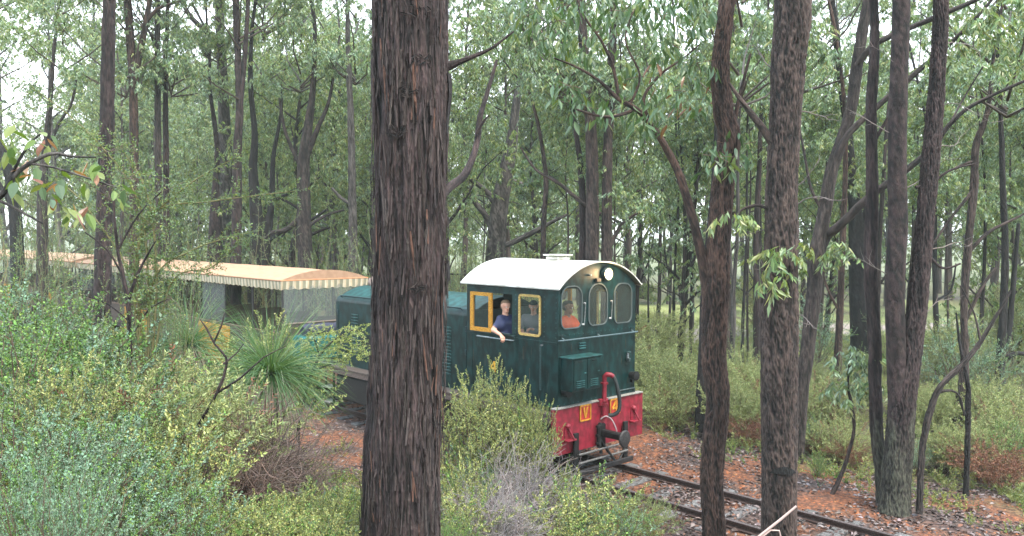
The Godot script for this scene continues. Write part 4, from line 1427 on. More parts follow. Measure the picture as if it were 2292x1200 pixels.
func build_ground() -> void:
	var xs := PackedFloat32Array()
	var zs := PackedFloat32Array()
	var x := -20.0
	while x <= 22.0: xs.append(x); x += 0.22
	var s := 0.22
	while s < 160.0:
		s *= 1.28
		xs.append(xs[xs.size() - 1] + s); xs.insert(0, xs[0] - s)
	var z := 3.0
	while z >= -36.0: zs.append(z); z -= 0.24
	s = 0.24
	while s < 160.0:
		s *= 1.28
		zs.append(zs[zs.size() - 1] - s); zs.insert(0, zs[0] + s)
	var v := PackedVector3Array()
	var n := PackedVector3Array()
	var c := PackedColorArray()
	var idx := PackedInt32Array()
	var inv := track.affine_inverse()
	for j in zs.size():
		for i in xs.size():
			var p := Vector3(xs[i], gh(xs[i], zs[j]), zs[j])
			v.append(p)
			c.append(ground_colour(p, (inv * p).z))
	var W := xs.size()
	for j in zs.size():
		for i in W:
			var a := v[j * W + maxi(i - 1, 0)]
			var b := v[j * W + mini(i + 1, W - 1)]
			var e := v[maxi(j - 1, 0) * W + i]
			var f := v[mini(j + 1, zs.size() - 1) * W + i]
			n.append((b - a).cross(f - e).normalized())
			if i < W - 1 and j < zs.size() - 1:
				var k := j * W + i
				idx.append_array([k, k + W, k + 1, k + 1, k + W, k + W + 1])
	if n[0].y < 0:
		for i in n.size(): n[i] = -n[i]
	var arr := []
	arr.resize(Mesh.ARRAY_MAX)
	arr[Mesh.ARRAY_VERTEX] = v; arr[Mesh.ARRAY_NORMAL] = n; arr[Mesh.ARRAY_COLOR] = c; arr[Mesh.ARRAY_INDEX] = idx
	var m := ArrayMesh.new()
	m.add_surface_from_arrays(Mesh.PRIMITIVE_TRIANGLES, arr)
	single("ground", m, M.ground, "forest floor of orange gravel, leaf litter and rough grass", "ground", "", "structure")

func build_track() -> void:
	var o := thing("railway_track", "narrow gauge railway track with dark rails on grey timber sleepers", "railway track", track.origin, track.basis)
	o.set_meta("kind", "structure")
	for s in [1.0, -1.0]:
		var a := Acc.new()
		var sec := [Vector2(-0.055, -0.115), Vector2(0.055, -0.115), Vector2(0.055, -0.10), Vector2(0.009, -0.085), Vector2(0.009, -0.04), Vector2(0.031, -0.03), Vector2(0.031, -0.006), Vector2(0.024, 0.0), Vector2(-0.024, 0.0), Vector2(-0.031, -0.006), Vector2(-0.031, -0.03), Vector2(-0.009, -0.04), Vector2(-0.009, -0.085), Vector2(-0.055, -0.10)]
		for i in sec.size():
			var p: Vector2 = sec[i]
			var q: Vector2 = sec[(i + 1) % sec.size()]
			var col := Color(0.075, 0.045, 0.036) if not (i >= 6 and i <= 8) else Color(0.13, 0.105, 0.10)
			var m := (p + q) / 2
			for k in 16:
				var x0 := -64.0 + k * 4.75
				a.face([Vector3(x0, p.y, p.x), Vector3(x0 + 4.75, p.y, p.x), Vector3(x0 + 4.75, q.y, q.x), Vector3(x0, q.y, q.x)], Vector3(x0, m.y - signf(q.x - p.x) * -0.01 if absf(q.x - p.x) > absf(q.y - p.y) else m.y, m.x - (0.01 * signf(m.x) if absf(q.x - p.x) <= absf(q.y - p.y) else 0.0)), col)
		var r := part("rail", a, M.iron, o)
		r.position.z = s * (0.5335 + 0.031)
	var shapes := []
	for i in 4:
		var a := Acc.new()
		var g := rnd(0.13, 0.21)
		a.box(Vector3.ZERO, Vector3(0.235, 0.14, 2.05), Color(g, g * 0.97, g * 0.95), 0.012)
		shapes.append(a.mesh())
	for i in 36:
		var sl := part("sleeper", shapes[i % 4], M.sleeper, o)
		sl.position = Vector3(-22.0 + i * 0.70 + rnd(-0.04, 0.04), -0.172 + rnd(-0.006, 0.008), rnd(-0.05, 0.05))
		sl.rotation.y = rnd(-0.03, 0.03)

func scatter(called: String, label: String, shape: Mesh, m: Material, spots: Array, cols: Array, cat: String, k := 0.25) -> void:
	var mm := MultiMesh.new()
	mm.transform_format = MultiMesh.TRANSFORM_3D
	mm.use_colors = true
	mm.mesh = shape
	mm.instance_count = spots.size()
	for i in spots.size():
		mm.set_instance_transform(i, spots[i])
		mm.set_instance_color(i, vary(cols[rng.randi() % cols.size()], k))
	var o := MultiMeshInstance3D.new()
	o.name = numbered(called)
	o.multimesh = mm
	o.material_override = m
	add_child(o)
	tag(o, label, cat, "", "stuff")

func build_litter() -> void:
	var a := Acc.new()
	var w := Color.WHITE
	for k in 3:
		var x0 := -0.5 + k / 3.0
		var x1 := -0.5 + (k + 1) / 3.0
		var h0 := 0.14 * (1 - 4 * x0 * x0)
		var h1 := 0.14 * (1 - 4 * x1 * x1)
		var w0 := 0.2 * sqrt(maxf(0.0, 1 - 4 * x0 * x0)) + 0.01
		var w1 := 0.2 * sqrt(maxf(0.0, 1 - 4 * x1 * x1)) + 0.01
		a.quad(Vector3(x0, h0, w0), Vector3(x1, h1, w1), Vector3(x1, h1 - 0.06, 0), Vector3(x0, h0 - 0.06, 0), w)
		a.quad(Vector3(x0, h0 - 0.06, 0), Vector3(x1, h1 - 0.06, 0), Vector3(x1, h1, -w1), Vector3(x0, h0, -w0), w)
	var leaf_m := a.mesh()
	var spots := []
	for i in 40000:
		var q := Vector3(rnd(-22, 3.5), 0, rnd(-5.6, 4.6))
		if rng.randf() < 0.5: q.x = rnd(-13, 1.5)
		var p := track * q
		if patch_noise.get_noise_2d(p.x * 1.7 + 40, p.z * 1.7) > rnd(-0.1, 0.45): continue
		p.y = gh(p.x, p.z) + 0.004
		if absf(q.z) < 1.0: p.y = maxf(p.y, -0.098)
		if absf(absf(q.z) - 0.565) < 0.06: continue
		var b := Basis(Vector3.UP, rnd(0, TAU)) * Basis(Vector3.RIGHT, rnd(-0.5, 0.5)) * Basis(Vector3.BACK, rnd(-0.4, 0.4))
		var s := rnd(0.06, 0.13)
		spots.append(Transform3D(b.scaled_local(Vector3(s, s * rnd(0.6, 1.6), s * rnd(0.7, 1.1))), p))
	scatter("leaf_litter", "fallen brown and grey gum leaves strewn beside and between the rails", leaf_m, M.dry, spots, [Color(0.085, 0.058, 0.052), Color(0.13, 0.098, 0.092), Color(0.045, 0.03, 0.027), Color(0.19, 0.155, 0.148), Color(0.13, 0.06, 0.035), Color(0.07, 0.042, 0.034)], "leaf litter")
	var st := Acc.new()
	st.face([Vector3(-0.5, 0, -0.4), Vector3(0.5, 0, -0.45), Vector3(0.1, 0.5, 0)], Vector3.ZERO, w)
	st.face([Vector3(0.5, 0, -0.45), Vector3(0.45, 0, 0.4), Vector3(0.1, 0.5, 0)], Vector3.ZERO, w)
	st.face([Vector3(0.45, 0, 0.4), Vector3(-0.4, 0, 0.5), Vector3(0.1, 0.5, 0)], Vector3.ZERO, w)
	st.face([Vector3(-0.4, 0, 0.5), Vector3(-0.5, 0, -0.4), Vector3(0.1, 0.5, 0)], Vector3.ZERO, w)
	spots = []
	for i in 26000:
		var q := Vector3(rnd(-20, 3.5), 0, rnd(-4.6, 4.2))
		if rng.randf() < 0.5: q.x = rnd(-13, 1.5)
		var p := track * q
		if patch_noise.get_noise_2d(p.x * 1.7 + 40, p.z * 1.7) < rnd(-0.3, 0.05): continue
		if absf(absf(q.z) - 0.565) < 0.07: continue
		p.y = gh(p.x, p.z) - 0.004
		var s := rnd(0.016, 0.045)
		spots.append(Transform3D(Basis(Vector3.UP, rnd(0, TAU)).scaled_local(Vector3(s, s * rnd(0.6, 1.1), s)), p))
	scatter("gravel", "orange ironstone gravel along the railway", st.mesh(), M.stone, spots, [Color(0.26, 0.085, 0.030), Color(0.19, 0.064, 0.025), Color(0.29, 0.115, 0.048), Color(0.11, 0.05, 0.03)], "gravel")

# ---------------------------------------------------------------- build everything
func _ready() -> void:
	rng.seed = 20417
	track = Transform3D(Basis(Vector3.UP, deg_to_rad(TRACK_TURN)), TRACK_AT)
	var cam := Camera3D.new()
	cam.name = "camera"
	cam.fov = 36.243
	cam.near = 0.05; cam.far = 3000.0
	cam.position = Vector3(0, EYE, 0)
	cam.rotation_degrees = Vector3(-TILT, 0, 0.309)
	add_child(cam)
	cam.current = true
	var env := Environment.new()
	env.background_mode = Environment.BG_SKY
	var sky := Sky.new()
	var sm := ProceduralSkyMaterial.new()
	sm.sky_top_color = Color(0.80, 0.87, 0.95)
	sm.sky_horizon_color = Color(0.92, 0.93, 0.94)
	sm.sky_curve = 0.25
	sm.ground_bottom_color = Color(0.2, 0.2, 0.17); sm.ground_horizon_color = Color(0.6, 0.6, 0.58)
	sm.sky_energy_multiplier = 1.0
	sky.sky_material = sm
	env.sky = sky
	env.tonemap_mode = Environment.TONE_MAPPER_LINEAR
	env.tonemap_exposure = 4.8
	env.sdfgi_enabled = true; env.ssao_enabled = true; env.ssil_enabled = true
	env.fog_enabled = true; env.fog_density = 0.0008; env.fog_light_color = Color(0.90, 0.95, 0.92)
	var we := WorldEnvironment.new()
	we.name = "environment"
	we.environment = env
	add_child(we)
	var sun := DirectionalLight3D.new()
	sun.name = "sun"
	sun.light_color = Color(1.0, 0.97, 0.92); sun.light_energy = 0.5; sun.light_angular_distance = 18.0
	sun.rotation_degrees = Vector3(-62, 35, 0)
	sun.shadow_enabled = true
	add_child(sun)

	ground_noise.noise_type = FastNoiseLite.TYPE_SIMPLEX_SMOOTH; ground_noise.frequency = 0.05; ground_noise.seed = 4
	patch_noise.noise_type = FastNoiseLite.TYPE_SIMPLEX_SMOOTH; patch_noise.frequency = 0.25; patch_noise.fractal_octaves = 3; patch_noise.seed = 9
	bark_noise.noise_type = FastNoiseLite.TYPE_SIMPLEX_SMOOTH; bark_noise.frequency = 1.0; bark_noise.fractal_type = FastNoiseLite.FRACTAL_RIDGED; bark_noise.fractal_octaves = 3; bark_noise.seed = 5
	fine_noise.noise_type = FastNoiseLite.TYPE_SIMPLEX_SMOOTH; fine_noise.frequency = 1.0; fine_noise.fractal_octaves = 3; fine_noise.seed = 6
	make_materials()

	build_ground()
	build_track()
	build_locomotive()
	build_platform_things()
	build_carriage(-9.2, 16.6, "nearest canopied carriage, with yellow doors, right behind the locomotive", true)
	build_carriage(-26.6, 16.6, "farther canopied carriage, cut off by the left edge of the picture", true)
	build_people()
	build_trees()
	build_shrubs()
	build_litter()
	tell_apart()

func tell_apart() -> void:       # things of one kind that share a label are told apart by their order in view
	var by := {}
	for o in get_children():
		if o.has_meta("label"):
			var l: String = o.get_meta("label")
			if not by.has(l): by[l] = []
			by[l].append(o)
	for l: String in by:
		var a: Array = by[l]
		if a.size() < 2: continue
		a.sort_custom(func(p: Node3D, q: Node3D) -> bool: return p.position.x / -p.position.z < q.position.x / -q.position.z)
		var words := ["left", "right"] if a.size() == 2 else ["left", "middle", "right"] if a.size() == 3 else ["first", "second", "third", "fourth", "fifth", "sixth", "seventh", "eighth", "ninth", "tenth"]
		for i in a.size():
			a[i].set_meta("label", "%s %s" % [words[mini(i, words.size() - 1)], l])

func build_people() -> void:
	var skin := Color(0.56, 0.30, 0.21)
	var base := track * Transform3D(Basis.IDENTITY, Vector3(FRONT, 1.25, 0))
	# driver, at the open window, right arm over the sill; looks forward
	var fwd := Vector3(1, 0, 0)
	var sh := Vector3(-0.02, 1.36, 0.17)
	person("driver in a navy shirt leaning a bare arm out of the cab window", base * Transform3D(Basis.IDENTITY, Vector3(-1.50, 0, 0.80)), 1.72,
		Color(0.022, 0.028, 0.085), Color(0.03, 0.035, 0.05), skin, Color(0.17, 0.11, 0.07),
		[[sh, Vector3(-0.07, 1.18, 0.29), Vector3(0.20, 1.12, 0.36), Vector3(0.75, -0.62, 0.15), Vector3(0.2, 0.0, -1.0)], [Vector3(-0.02, 1.36, -0.19), Vector3(0.05, 1.08, -0.28), Vector3(0.28, 1.10, -0.22)]], -0.25, false, false, Vector3(-0.02, 0, 0.05))
	person("person in an orange top behind the left front cab window", base * Transform3D(Basis.IDENTITY, Vector3(-0.52, 0, 0.26)), 1.74,
		Color(0.55, 0.085, 0.02), Color(0.05, 0.05, 0.06), Color(0.20, 0.10, 0.065), Color(0.02, 0.015, 0.012),
		[[Vector3(0, 1.36, 0.2), Vector3(0.08, 1.10, 0.26), Vector3(0.24, 1.20, 0.10)], [Vector3(0, 1.36, -0.2), Vector3(0.12, 1.14, -0.27), Vector3(0.28, 1.26, -0.2)]], 0.5, false, true)
	person("person in a dark cap and grey top inside the cab behind the side window", base * Transform3D(Basis(Vector3.UP, -1.2), Vector3(-1.60, 0, 0.02)), 1.66,
		Color(0.16, 0.17, 0.18), Color(0.04, 0.04, 0.05), skin, Color(0.015, 0.015, 0.017),
		[[Vector3(0, 1.34, 0.2), Vector3(0.08, 1.08, 0.25), Vector3(0.3, 1.12, 0.12)], [Vector3(0, 1.34, -0.2), Vector3(0.1, 1.08, -0.25), Vector3(0.3, 1.14, -0.12)]], 0.3, true, true)

var gum_kinds: Array = []
var dark_kinds: Array = []
var blue_kinds: Array = []
var lime_kinds: Array = []

func build_trees() -> void:
	var green := [Color(0.18, 0.265, 0.12), Color(0.235, 0.32, 0.165), Color(0.10, 0.155, 0.07), Color(0.28, 0.32, 0.14)]
	var blue := [Color(0.18, 0.265, 0.17), Color(0.25, 0.335, 0.23), Color(0.115, 0.175, 0.11)]
	var dark := [Color(0.07, 0.12, 0.055), Color(0.09, 0.14, 0.065), Color(0.13, 0.16, 0.075)]
	var lime := [Color(0.20, 0.26, 0.085), Color(0.25, 0.29, 0.10), Color(0.14, 0.20, 0.08)]
	for i in 6: gum_kinds.append(spray(20, 0.14, 0.042, green))
	for i in 6: blue_kinds.append(spray(20, 0.135, 0.042, blue))
	for i in 5: dark_kinds.append(spray(20, 0.14, 0.042, dark))
	for i in 4: lime_kinds.append(spray(20, 0.115, 0.04, lime))
	lime_kinds.append(gum_kinds[0])
	make_top_crowns()
	var mix := gum_kinds + blue_kinds + lime_kinds + [dark_kinds[0]]

	# --- the big near tree
	var o := gum("jarrah_tree", "thick dark fibrous-barked tree standing in front of the locomotive", 5.3, [[893, 1260, 186], [895, 1200, 180], [902, 1000, 172], [910, 800, 163], [916, 600, 157], [919, 400, 160], [920, 200, 166], [917, 0, 170], [915, -150, 168]],
		[[[985, 150, 30], [1006, 147, 22], [1030, 138, 13], [1060, 126, 10], [1100, 108, 7], [1150, 70, 4]],
		[[975, 450, 26], [1005, 420, 22, 0.2], [1042, 388, 19, 0.4], [1066, 325, 17, 0.6], [1075, 260, 15, 0.7], [1090, 210, 12, 0.8], [1112, 135, 8, 0.9]], [[1066, 300, 9, 0.6], [1085, 268, 6, 0.6], [1095, 258, 3, 0.6]]], "jarrah", 3, 11.0)
	var strips := Acc.new()
	var bp := o.position
	for i in 900:
		var py := rnd(-60, 1230)
		var t := (py + 60) / 1290.0
		var cx := 917.0 - 22.0 * smoothstep(0.5, 1.0, t)
		var c := at(cx, py, 5.3) - bp
		var az := rnd(-0.4, PI + 0.4)
		var R := 0.235 + 0.02 * smoothstep(0.6, 1.0, t) + rnd(0.0, 0.012)
		var n := Vector3(cos(az), 0, sin(az))
		var sd := Vector3(-sin(az), 0, cos(az))
		var L := rnd(0.05, 0.34)
		var wd := rnd(0.0025, 0.0095)
		var k := rnd(0.05, 0.22)
		var col := Color(0.022, 0.0145, 0.0135).lerp(Color(0.15, 0.115, 0.105), pow(k * 4.0 - 0.2, 2.2) if k > 0.05 else 0.0)
		if rng.randf() < 0.06: col = Color(0.10, 0.05, 0.035)
		var drift := rnd(-0.12, 0.12)
		var curl := rnd(0.002, 0.016)
		var prev := []
		for s in 4:
			var u := s / 3.0
			var lift := curl * (u * u if i % 2 == 0 else (1 - u) * (1 - u))
			var q := c + n * (R + lift) + sd * drift * L * u - Vector3.UP * (L * u)
			var ww := wd * (0.4 + 0.6 * sin(PI * (0.12 + 0.8 * u)))
			var row := [q - sd * ww, q + n * wd * 0.35, q + sd * ww]
			if s > 0:
				for e in 2: strips.quad(prev[e], row[e], row[e + 1], prev[e + 1], col)
			prev = row
	for q: Array in [[938, 48, 0.08], [950, 150, 0.06], [925, 222, 0.07], [900, 305, 0.05], [945, 640, 0.04], [860, 1085, 0.05]]:
		var c := at(q[0], q[1], 5.3) - bp
		var ax := at(917, q[1], 5.3) - bp
		for i in 15:
			var dx: float = c.x - ax.x + rnd(-1, 1) * q[2]
			var R := 0.244
			dx = clampf(dx, -0.23, 0.23)
			var n := Vector3(dx, 0, sqrt(maxf(0.001, R * R - dx * dx))) / R
			var p := Vector3(ax.x, c.y + rnd(-0.5, 0.5) * q[2], ax.z) + n * (R + rnd(-0.002, 0.006))
			var t := (n.cross(Vector3.UP) * rnd(-1, 1) + Vector3.UP * rnd(-0.8, 0.8)).normalized() * rnd(0.015, 0.05)
			var w := n.cross(t).normalized() * rnd(0.003, 0.009)
			strips.face([p - t, p + w + n * 0.006, p + t, p - w + n * 0.004], Vector3(ax.x, p.y, ax.z), [Color(0.007, 0.005, 0.005), Color(0.012, 0.008, 0.008), Color(0.04, 0.028, 0.025)][i % 3])
	part("bark_strips", strips, M.bark, o, "", "stuff")
	var flap := Acc.new()
	for q: Array in [[1003, 165, 300, 7], [998, 250, 310, 5], [838, 40, 190, 5], [1000, 590, 660, 5], [835, 600, 690, 4]]:
		var prev := []
		for i in 8:
			var u := i / 7.0
			var c := at(q[0] + 3.0 * sin(u * 5.0), lerpf(q[1], q[2], u), 5.28) - bp
			var w: float = q[3] / LENS * 5.3 * (1.0 - 0.55 * u)
			var row := [c + Vector3(-w, 0, 0.02 * u), c + Vector3(0, 0, 0.035), c + Vector3(w, 0, -0.01)]
			if i > 0:
				for e in 2: flap.quad(prev[e], row[e], row[e + 1], prev[e + 1], Color(0.014, 0.010, 0.010))
			prev = row
	part("bark_flap", flap, M.bark, o)

	# --- trees on the right, near the rails
	o = gum("gum_tree", "reddish forked gum with hanging green leaves just right of the locomotive", 10.8, [[1598, 1200, 54], [1594, 1050, 54], [1606, 900, 52], [1598, 800, 55], [1603, 650, 59], [1612, 500, 50], [1622, 380, 46], [1632, 310, 50], [1618, 240, 44], [1612, 150, 40], [1622, 60, 36], [1628, 0, 36]],
		[[[1592, 760, 20], [1582, 650, 25], [1568, 560, 23], [1548, 480, 21], [1520, 390, 19], [1490, 330, 16], [1462, 285, 14], [1425, 245, 12], [1385, 222, 10], [1340, 180, 7], [1290, 150, 5], [1240, 130, 4]],
		[[1385, 222, 9], [1372, 150, 8], [1345, 90, 6], [1310, 40, 5], [1290, -10, 3]], [[1462, 285, 9], [1440, 225, 8], [1475, 170, 6], [1530, 130, 4], [1565, 100, 3]], [[1425, 245, 10, 0.1], [1360, 262, 7, -0.3], [1290, 245, 4, -0.5]], [[1640, 300, 14], [1650, 240, 10], [1662, 190, 8], [1680, 120, 5]], [[1410, 235, 6], [1432, 170, 5], [1400, 90, 4], [1420, 20, 3]]], "ruddy", 2, 10.0)
	near_foliage(o)
	o = gum("gum_tree", "stout brown gum with a burnt scar near its foot beside the rails", 10.0, [[1743, 1210, 78], [1744, 1100, 78], [1745, 900, 82], [1744, 700, 86], [1748, 550, 78], [1750, 420, 68], [1756, 300, 68], [1764, 150, 76], [1774, 0, 80]],
		[[[1752, 372, 36], [1735, 330, 26], [1722, 308, 20], [1690, 265, 15], [1655, 220, 10], [1632, 186, 6]], [[1735, 480, 9], [1700, 460, 7], [1660, 470, 5], [1640, 500, 3]]], "red", 2, 10.5)
	var scar := Acc.new()
	var sc := at(1742, 1050, 10.0) - o.position
	for i in 9:
		var u := i / 8.0
		var az := PI / 2 + (u - 0.5) * 1.5
		var h := 0.085 * sin(PI * u) + 0.01
		var az2 := PI / 2 + (minf(u + 0.125, 1.0) - 0.5) * 1.5
		var h2 := 0.085 * sin(PI * minf(u + 0.125, 1.0)) + 0.01
		var cR := 0.236
		var A := sc + Vector3(cos(az) * cR, 0, sin(az) * cR)
		var B := sc + Vector3(cos(az2) * cR, 0, sin(az2) * cR)
		scar.quad(A, B, B + Vector3(0, h2, 0), A + Vector3(0, h, 0), Color(0.006, 0.006, 0.007))
	part("burnt_scar", scar, M.bark, o)
	snags(o, 10.0, [[1760, 480, 120], [1740, 520, -110], [1765, 430, 90], [1740, 640, -90], [1760, 700, 100], [1775, 250, 80], [1725, 150, -70]])
	crown_on(o, gum_kinds + lime_kinds, [[1775, 555, 9.6, 0.24, 0.5], [1740, 600, 9.5, 0.2, 0.4], [1665, 480, 9.9, 0.2, 0.4]], 14)
	o = gum("gum_tree", "leaning grey-brown gum with three long slanting branches behind the stout gum", 15.9, [[1786, 1010, 30], [1795, 880, 30], [1808, 780, 32], [1822, 650, 34], [1828, 570, 34], [1845, 480, 30], [1862, 380, 28], [1885, 310, 26], [1905, 245, 26], [1918, 150, 26], [1932, 60, 24], [1942, 0, 22]],
		[[[1826, 590, 26], [1850, 530, 22], [1880, 505, 20, -0.3], [1950, 437, 17, -0.7], [2000, 402, 15, -0.9], [2080, 338, 13, -1.2], [2125, 280, 10, -1.5], [2175, 237, 8, -1.7], [2292, 182, 6, -2.0], [2380, 150, 4, -2.2]],
		[[1862, 378, 17], [1900, 300, 15, -0.2], [1995, 211, 13, -0.5], [2100, 121, 11, -0.9], [2170, 56, 8, -1.2], [2220, 0, 6, -1.4], [2260, -50, 4, -1.5]],
		[[1915, 150, 18], [1945, 112, 15, -0.2], [1978, 88, 13, -0.4], [2100, 36, 12, -0.8], [2185, 0, 9, -1.2], [2260, -40, 6, -1.5]], [[2125, 280, 5, -1.5], [2160, 215, 4, -1.5], [2200, 150, 3, -1.6]], [[1845, 480, 9], [1815, 420, 7], [1800, 340, 6], [1790, 290, 4]]], "brown", 1, 11.0)
	crown_on(o, gum_kinds, [[2260, 40, 14.5, 0.7], [2180, 60, 14.5, 0.5, 0.7], [2120, 110, 14.8, 0.35, 0.5], [2280, 130, 14.2, 0.5, 0.7], [1875, 560, 15.5, 0.3, 0.4]], 26)
	o = gum("gum_tree", "twin-trunked dark gum with mossy grey foot beyond the rails", 12.6, [[2001, 1146, 74], [2005, 1100, 66], [2012, 1000, 62], [2021, 900, 58], [2038, 800, 48], [2052, 700, 44], [2062, 600, 43], [2072, 480, 40], [2088, 300, 38], [2100, 150, 34], [2106, 0, 32]],
		[[[2014, 1000, 50], [2010, 900, 44], [2006, 780, 42], [2003, 640, 42], [2010, 500, 42], [2008, 380, 40], [2010, 250, 40], [2014, 120, 38], [2018, 0, 38], [2022, -160, 34]], [[2050, 420, 8], [2090, 405, 7], [2130, 380, 5], [2190, 365, 3]], [[2068, 560, 8], [2110, 600, 6], [2150, 590, 4]]], "jarrah", 2, 11.0, 1.25)
	snags(o, 12.6, [[2030, 420, 120], [2000, 300, -120], [2085, 250, 140], [2075, 560, 130], [1995, 620, -100], [2100, 100, 120], [2070, 700, 90], [2010, 150, -90], [2095, 330, 150]])
	o = gum("gum_tree", "slimmer dark gum stem rising just left of the twin-trunked gum", 13.0, [[1984, 1130, 44], [1974, 1050, 34], [1964, 980, 29], [1959, 880, 28], [1957, 760, 29], [1949, 600, 30], [1952, 420, 28], [1950, 250, 24], [1958, 100, 22], [1955, 0, 20]], [[[1950, 330, 9], [1990, 260, 7], [2030, 200, 4]]], "jarrah", 1, 10.0, 1.1)
	o = gum("sapling", "thin bare sapling leaning right from beside the twin-trunked gum", 12.4, [[2058, 1150, 16], [2062, 1050, 15], [2072, 960, 16], [2088, 900, 17], [2105, 865, 15], [2150, 820, 13], [2195, 765, 11], [2240, 690, 8], [2262, 650, 5]], [[[2100, 878, 8], [2130, 874, 6], [2150, 890, 4], [2158, 930, 3]], [[2195, 765, 6], [2180, 700, 4], [2150, 640, 3]]], "brown", 1, 0.0)
	o = gum("sapling", "short curved reddish sapling at the far edge of the track", 13.5, [[1862, 1108, 12], [1880, 1070, 11], [1898, 1020, 10], [1912, 960, 9], [1905, 900, 8], [1898, 860, 6], [1905, 780, 4]], [], "red", 1, 0.0)
	crown_on(o, gum_kinds + blue_kinds, [[1905, 850, 13.5, 0.35], [1895, 780, 13.5, 0.3, 0.8], [1940, 800, 13.6, 0.25, 0.6]], 16)
	gum("gum_tree", "slender reddish gum with bent top near the right edge", 18.0, [[2132, 1010, 22], [2140, 950, 24], [2152, 890, 24], [2160, 800, 18], [2158, 700, 16], [2163, 600, 18], [2172, 500, 17], [2180, 420, 18], [2184, 330, 16], [2205, 270, 12], [2215, 220, 10], [2225, 120, 8]], [[[2160, 720, 10], [2200, 640, 8], [2230, 600, 5]], [[2163, 570, 10], [2210, 522, 8], [2260, 495, 6], [2310, 470, 4]], [[2175, 430, 9], [2120, 500, 6], [2080, 560, 4]], [[2184, 360, 8], [2165, 365, 6], [2130, 380, 4]]], "red", 1, 8.0)
	gum("sapling", "thin straight dark sapling in the undergrowth at the right", 13.5, [[2162, 1110, 14], [2165, 1000, 14], [2168, 900, 13], [2165, 850, 10], [2150, 780, 7], [2140, 700, 4]], [[[2166, 940, 6], [2150, 900, 5], [2146, 860, 3]]], "char", 1, 0.0)
	gum("gum_tree", "dark pair-stemmed gum deep in the bush at the right edge", 20.0, [[2236, 905, 24], [2240, 800, 20], [2246, 700, 18], [2250, 560, 16], [2245, 420, 13], [2240, 250, 10]], [[[2240, 830, 14], [2258, 740, 13], [2268, 640, 11], [2280, 500, 8]], [[2255, 800, 12], [2280, 790, 10], [2310, 800, 8]]], "char", 1, 8.0)
	gum("gum_tree", "dark slim trunk half hidden behind the reddish forked gum", 18.0, [[1568, 965, 28], [1572, 850, 25], [1576, 760, 24], [1580, 650, 22], [1590, 520, 20], [1600, 400, 16], [1606, 250, 12]], [], "char", 1, 8.0)
	gum("gum_tree", "burnt black trunk standing among the right-hand gums", 27.0, [[1925, 800, 42], [1922, 680, 40], [1918, 560, 36], [1915, 480, 30], [1905, 380, 22]], [[[1916, 560, 18], [1940, 470, 14], [1950, 380, 10]]], "char", 1, 8.0)
	gum("gum_tree", "narrow red-barked gum between the leaning gum and the twin-trunked gum", 19.5, [[1872, 930, 20], [1876, 800, 18], [1882, 650, 15], [1888, 500, 13], [1891, 420, 12], [1893, 300, 10]], [[[1880, 700, 7], [1850, 640, 5], [1840, 590, 3]]], "ruddy", 1, 8.0)
	o = gum("gum_tree", "middle and tallest trunk of the trio directly behind the cab", 23.0, [[1325, 640, 31], [1326, 480, 30], [1325, 350, 28], [1318, 220, 24], [1308, 120, 22], [1300, 0, 20]], [[[1345, 480, 10], [1310, 460, 10], [1250, 410, 8], [1200, 380, 6], [1165, 330, 4]]], "red", 1, 11.0)
	gum("gum_tree", "right-hand trunk of the trio directly behind the cab", 23.0, [[1357, 640, 25], [1358, 480, 24], [1360, 350, 22], [1366, 200, 20], [1372, 80, 18], [1375, 0, 16]], [[[1360, 560, 12], [1395, 500, 8], [1440, 470, 6]]], "red", 1, 11.0)
	gum("gum_tree", "thin dark left-hand trunk of the trio directly behind the cab", 23.5, [[1304, 640, 19], [1305, 500, 17], [1302, 400, 15], [1290, 300, 11], [1275, 200, 7]], [], "jarrah", 1, 8.0)
	gum("gum_tree", "thick pale grey gum with a broken stub left of the cab roof", 30.0, [[1105, 640, 46], [1112, 520, 43], [1120, 450, 38], [1130, 400, 36], [1142, 340, 30], [1150, 280, 22], [1160, 200, 16], [1185, 120, 11]], [[[1128, 425, 17], [1126, 385, 15], [1125, 366, 13]], [[1108, 525, 18], [1085, 480, 14], [1058, 445, 12], [1045, 400, 9]], [[1115, 470, 15], [1090, 430, 12], [1050, 400, 9], [1030, 385, 7]], [[1110, 560, 12], [1180, 527, 13], [1230, 500, 9], [1270, 480, 6]], [[1135, 400, 12], [1180, 415, 10], [1205, 400, 7]]], "grey", 1, 10.0)
	gum("gum_tree", "very thin straight gum rising above the back of the cab roof", 24.0, [[1215, 640, 13], [1217, 500, 12], [1222, 400, 11], [1205, 280, 8], [1180, 180, 6], [1170, 60, 4]], [], "red", 1, 8.0)

	# --- trees on the left
	gum("gum_tree", "dark straight trunk standing in front of the canopied carriages", 15.0, [[228, 720, 38], [230, 600, 37], [234, 480, 38], [238, 340, 34], [240, 200, 30], [243, 60, 28], [244, -20, 27]], [], "jarrah", 1, 11.0)
	gum("gum_tree", "ruddy gum forking into a V near the top left", 27.0, [[300, 640, 22], [300, 480, 20], [300, 340, 20], [298, 200, 18], [292, 90, 18], [285, 0, 17]], [[[301, 190, 15], [312, 120, 14], [325, 60, 13], [335, 0, 11], [340, -60, 9]], [[318, 62, 9], [350, 22, 8], [385, 8, 6], [420, 0, 4]]], "ruddy", 1, 12.0)
	gum("gum_tree", "left one of two slim parallel trunks right of the V-forked gum", 28.0, [[352, 640, 17], [354, 450, 15], [353, 250, 14], [352, 80, 13], [352, 0, 12]], [[[353, 200, 8], [375, 140, 8], [392, 122, 7], [396, 180, 5]]], "brown", 1, 12.0)
	gum("gum_tree", "right one of two slim parallel trunks right of the V-forked gum", 28.4, [[373, 640, 15], [372, 400, 13], [370, 200, 11], [374, 60, 9], [376, 0, 8]], [], "jarrah", 1, 12.0)
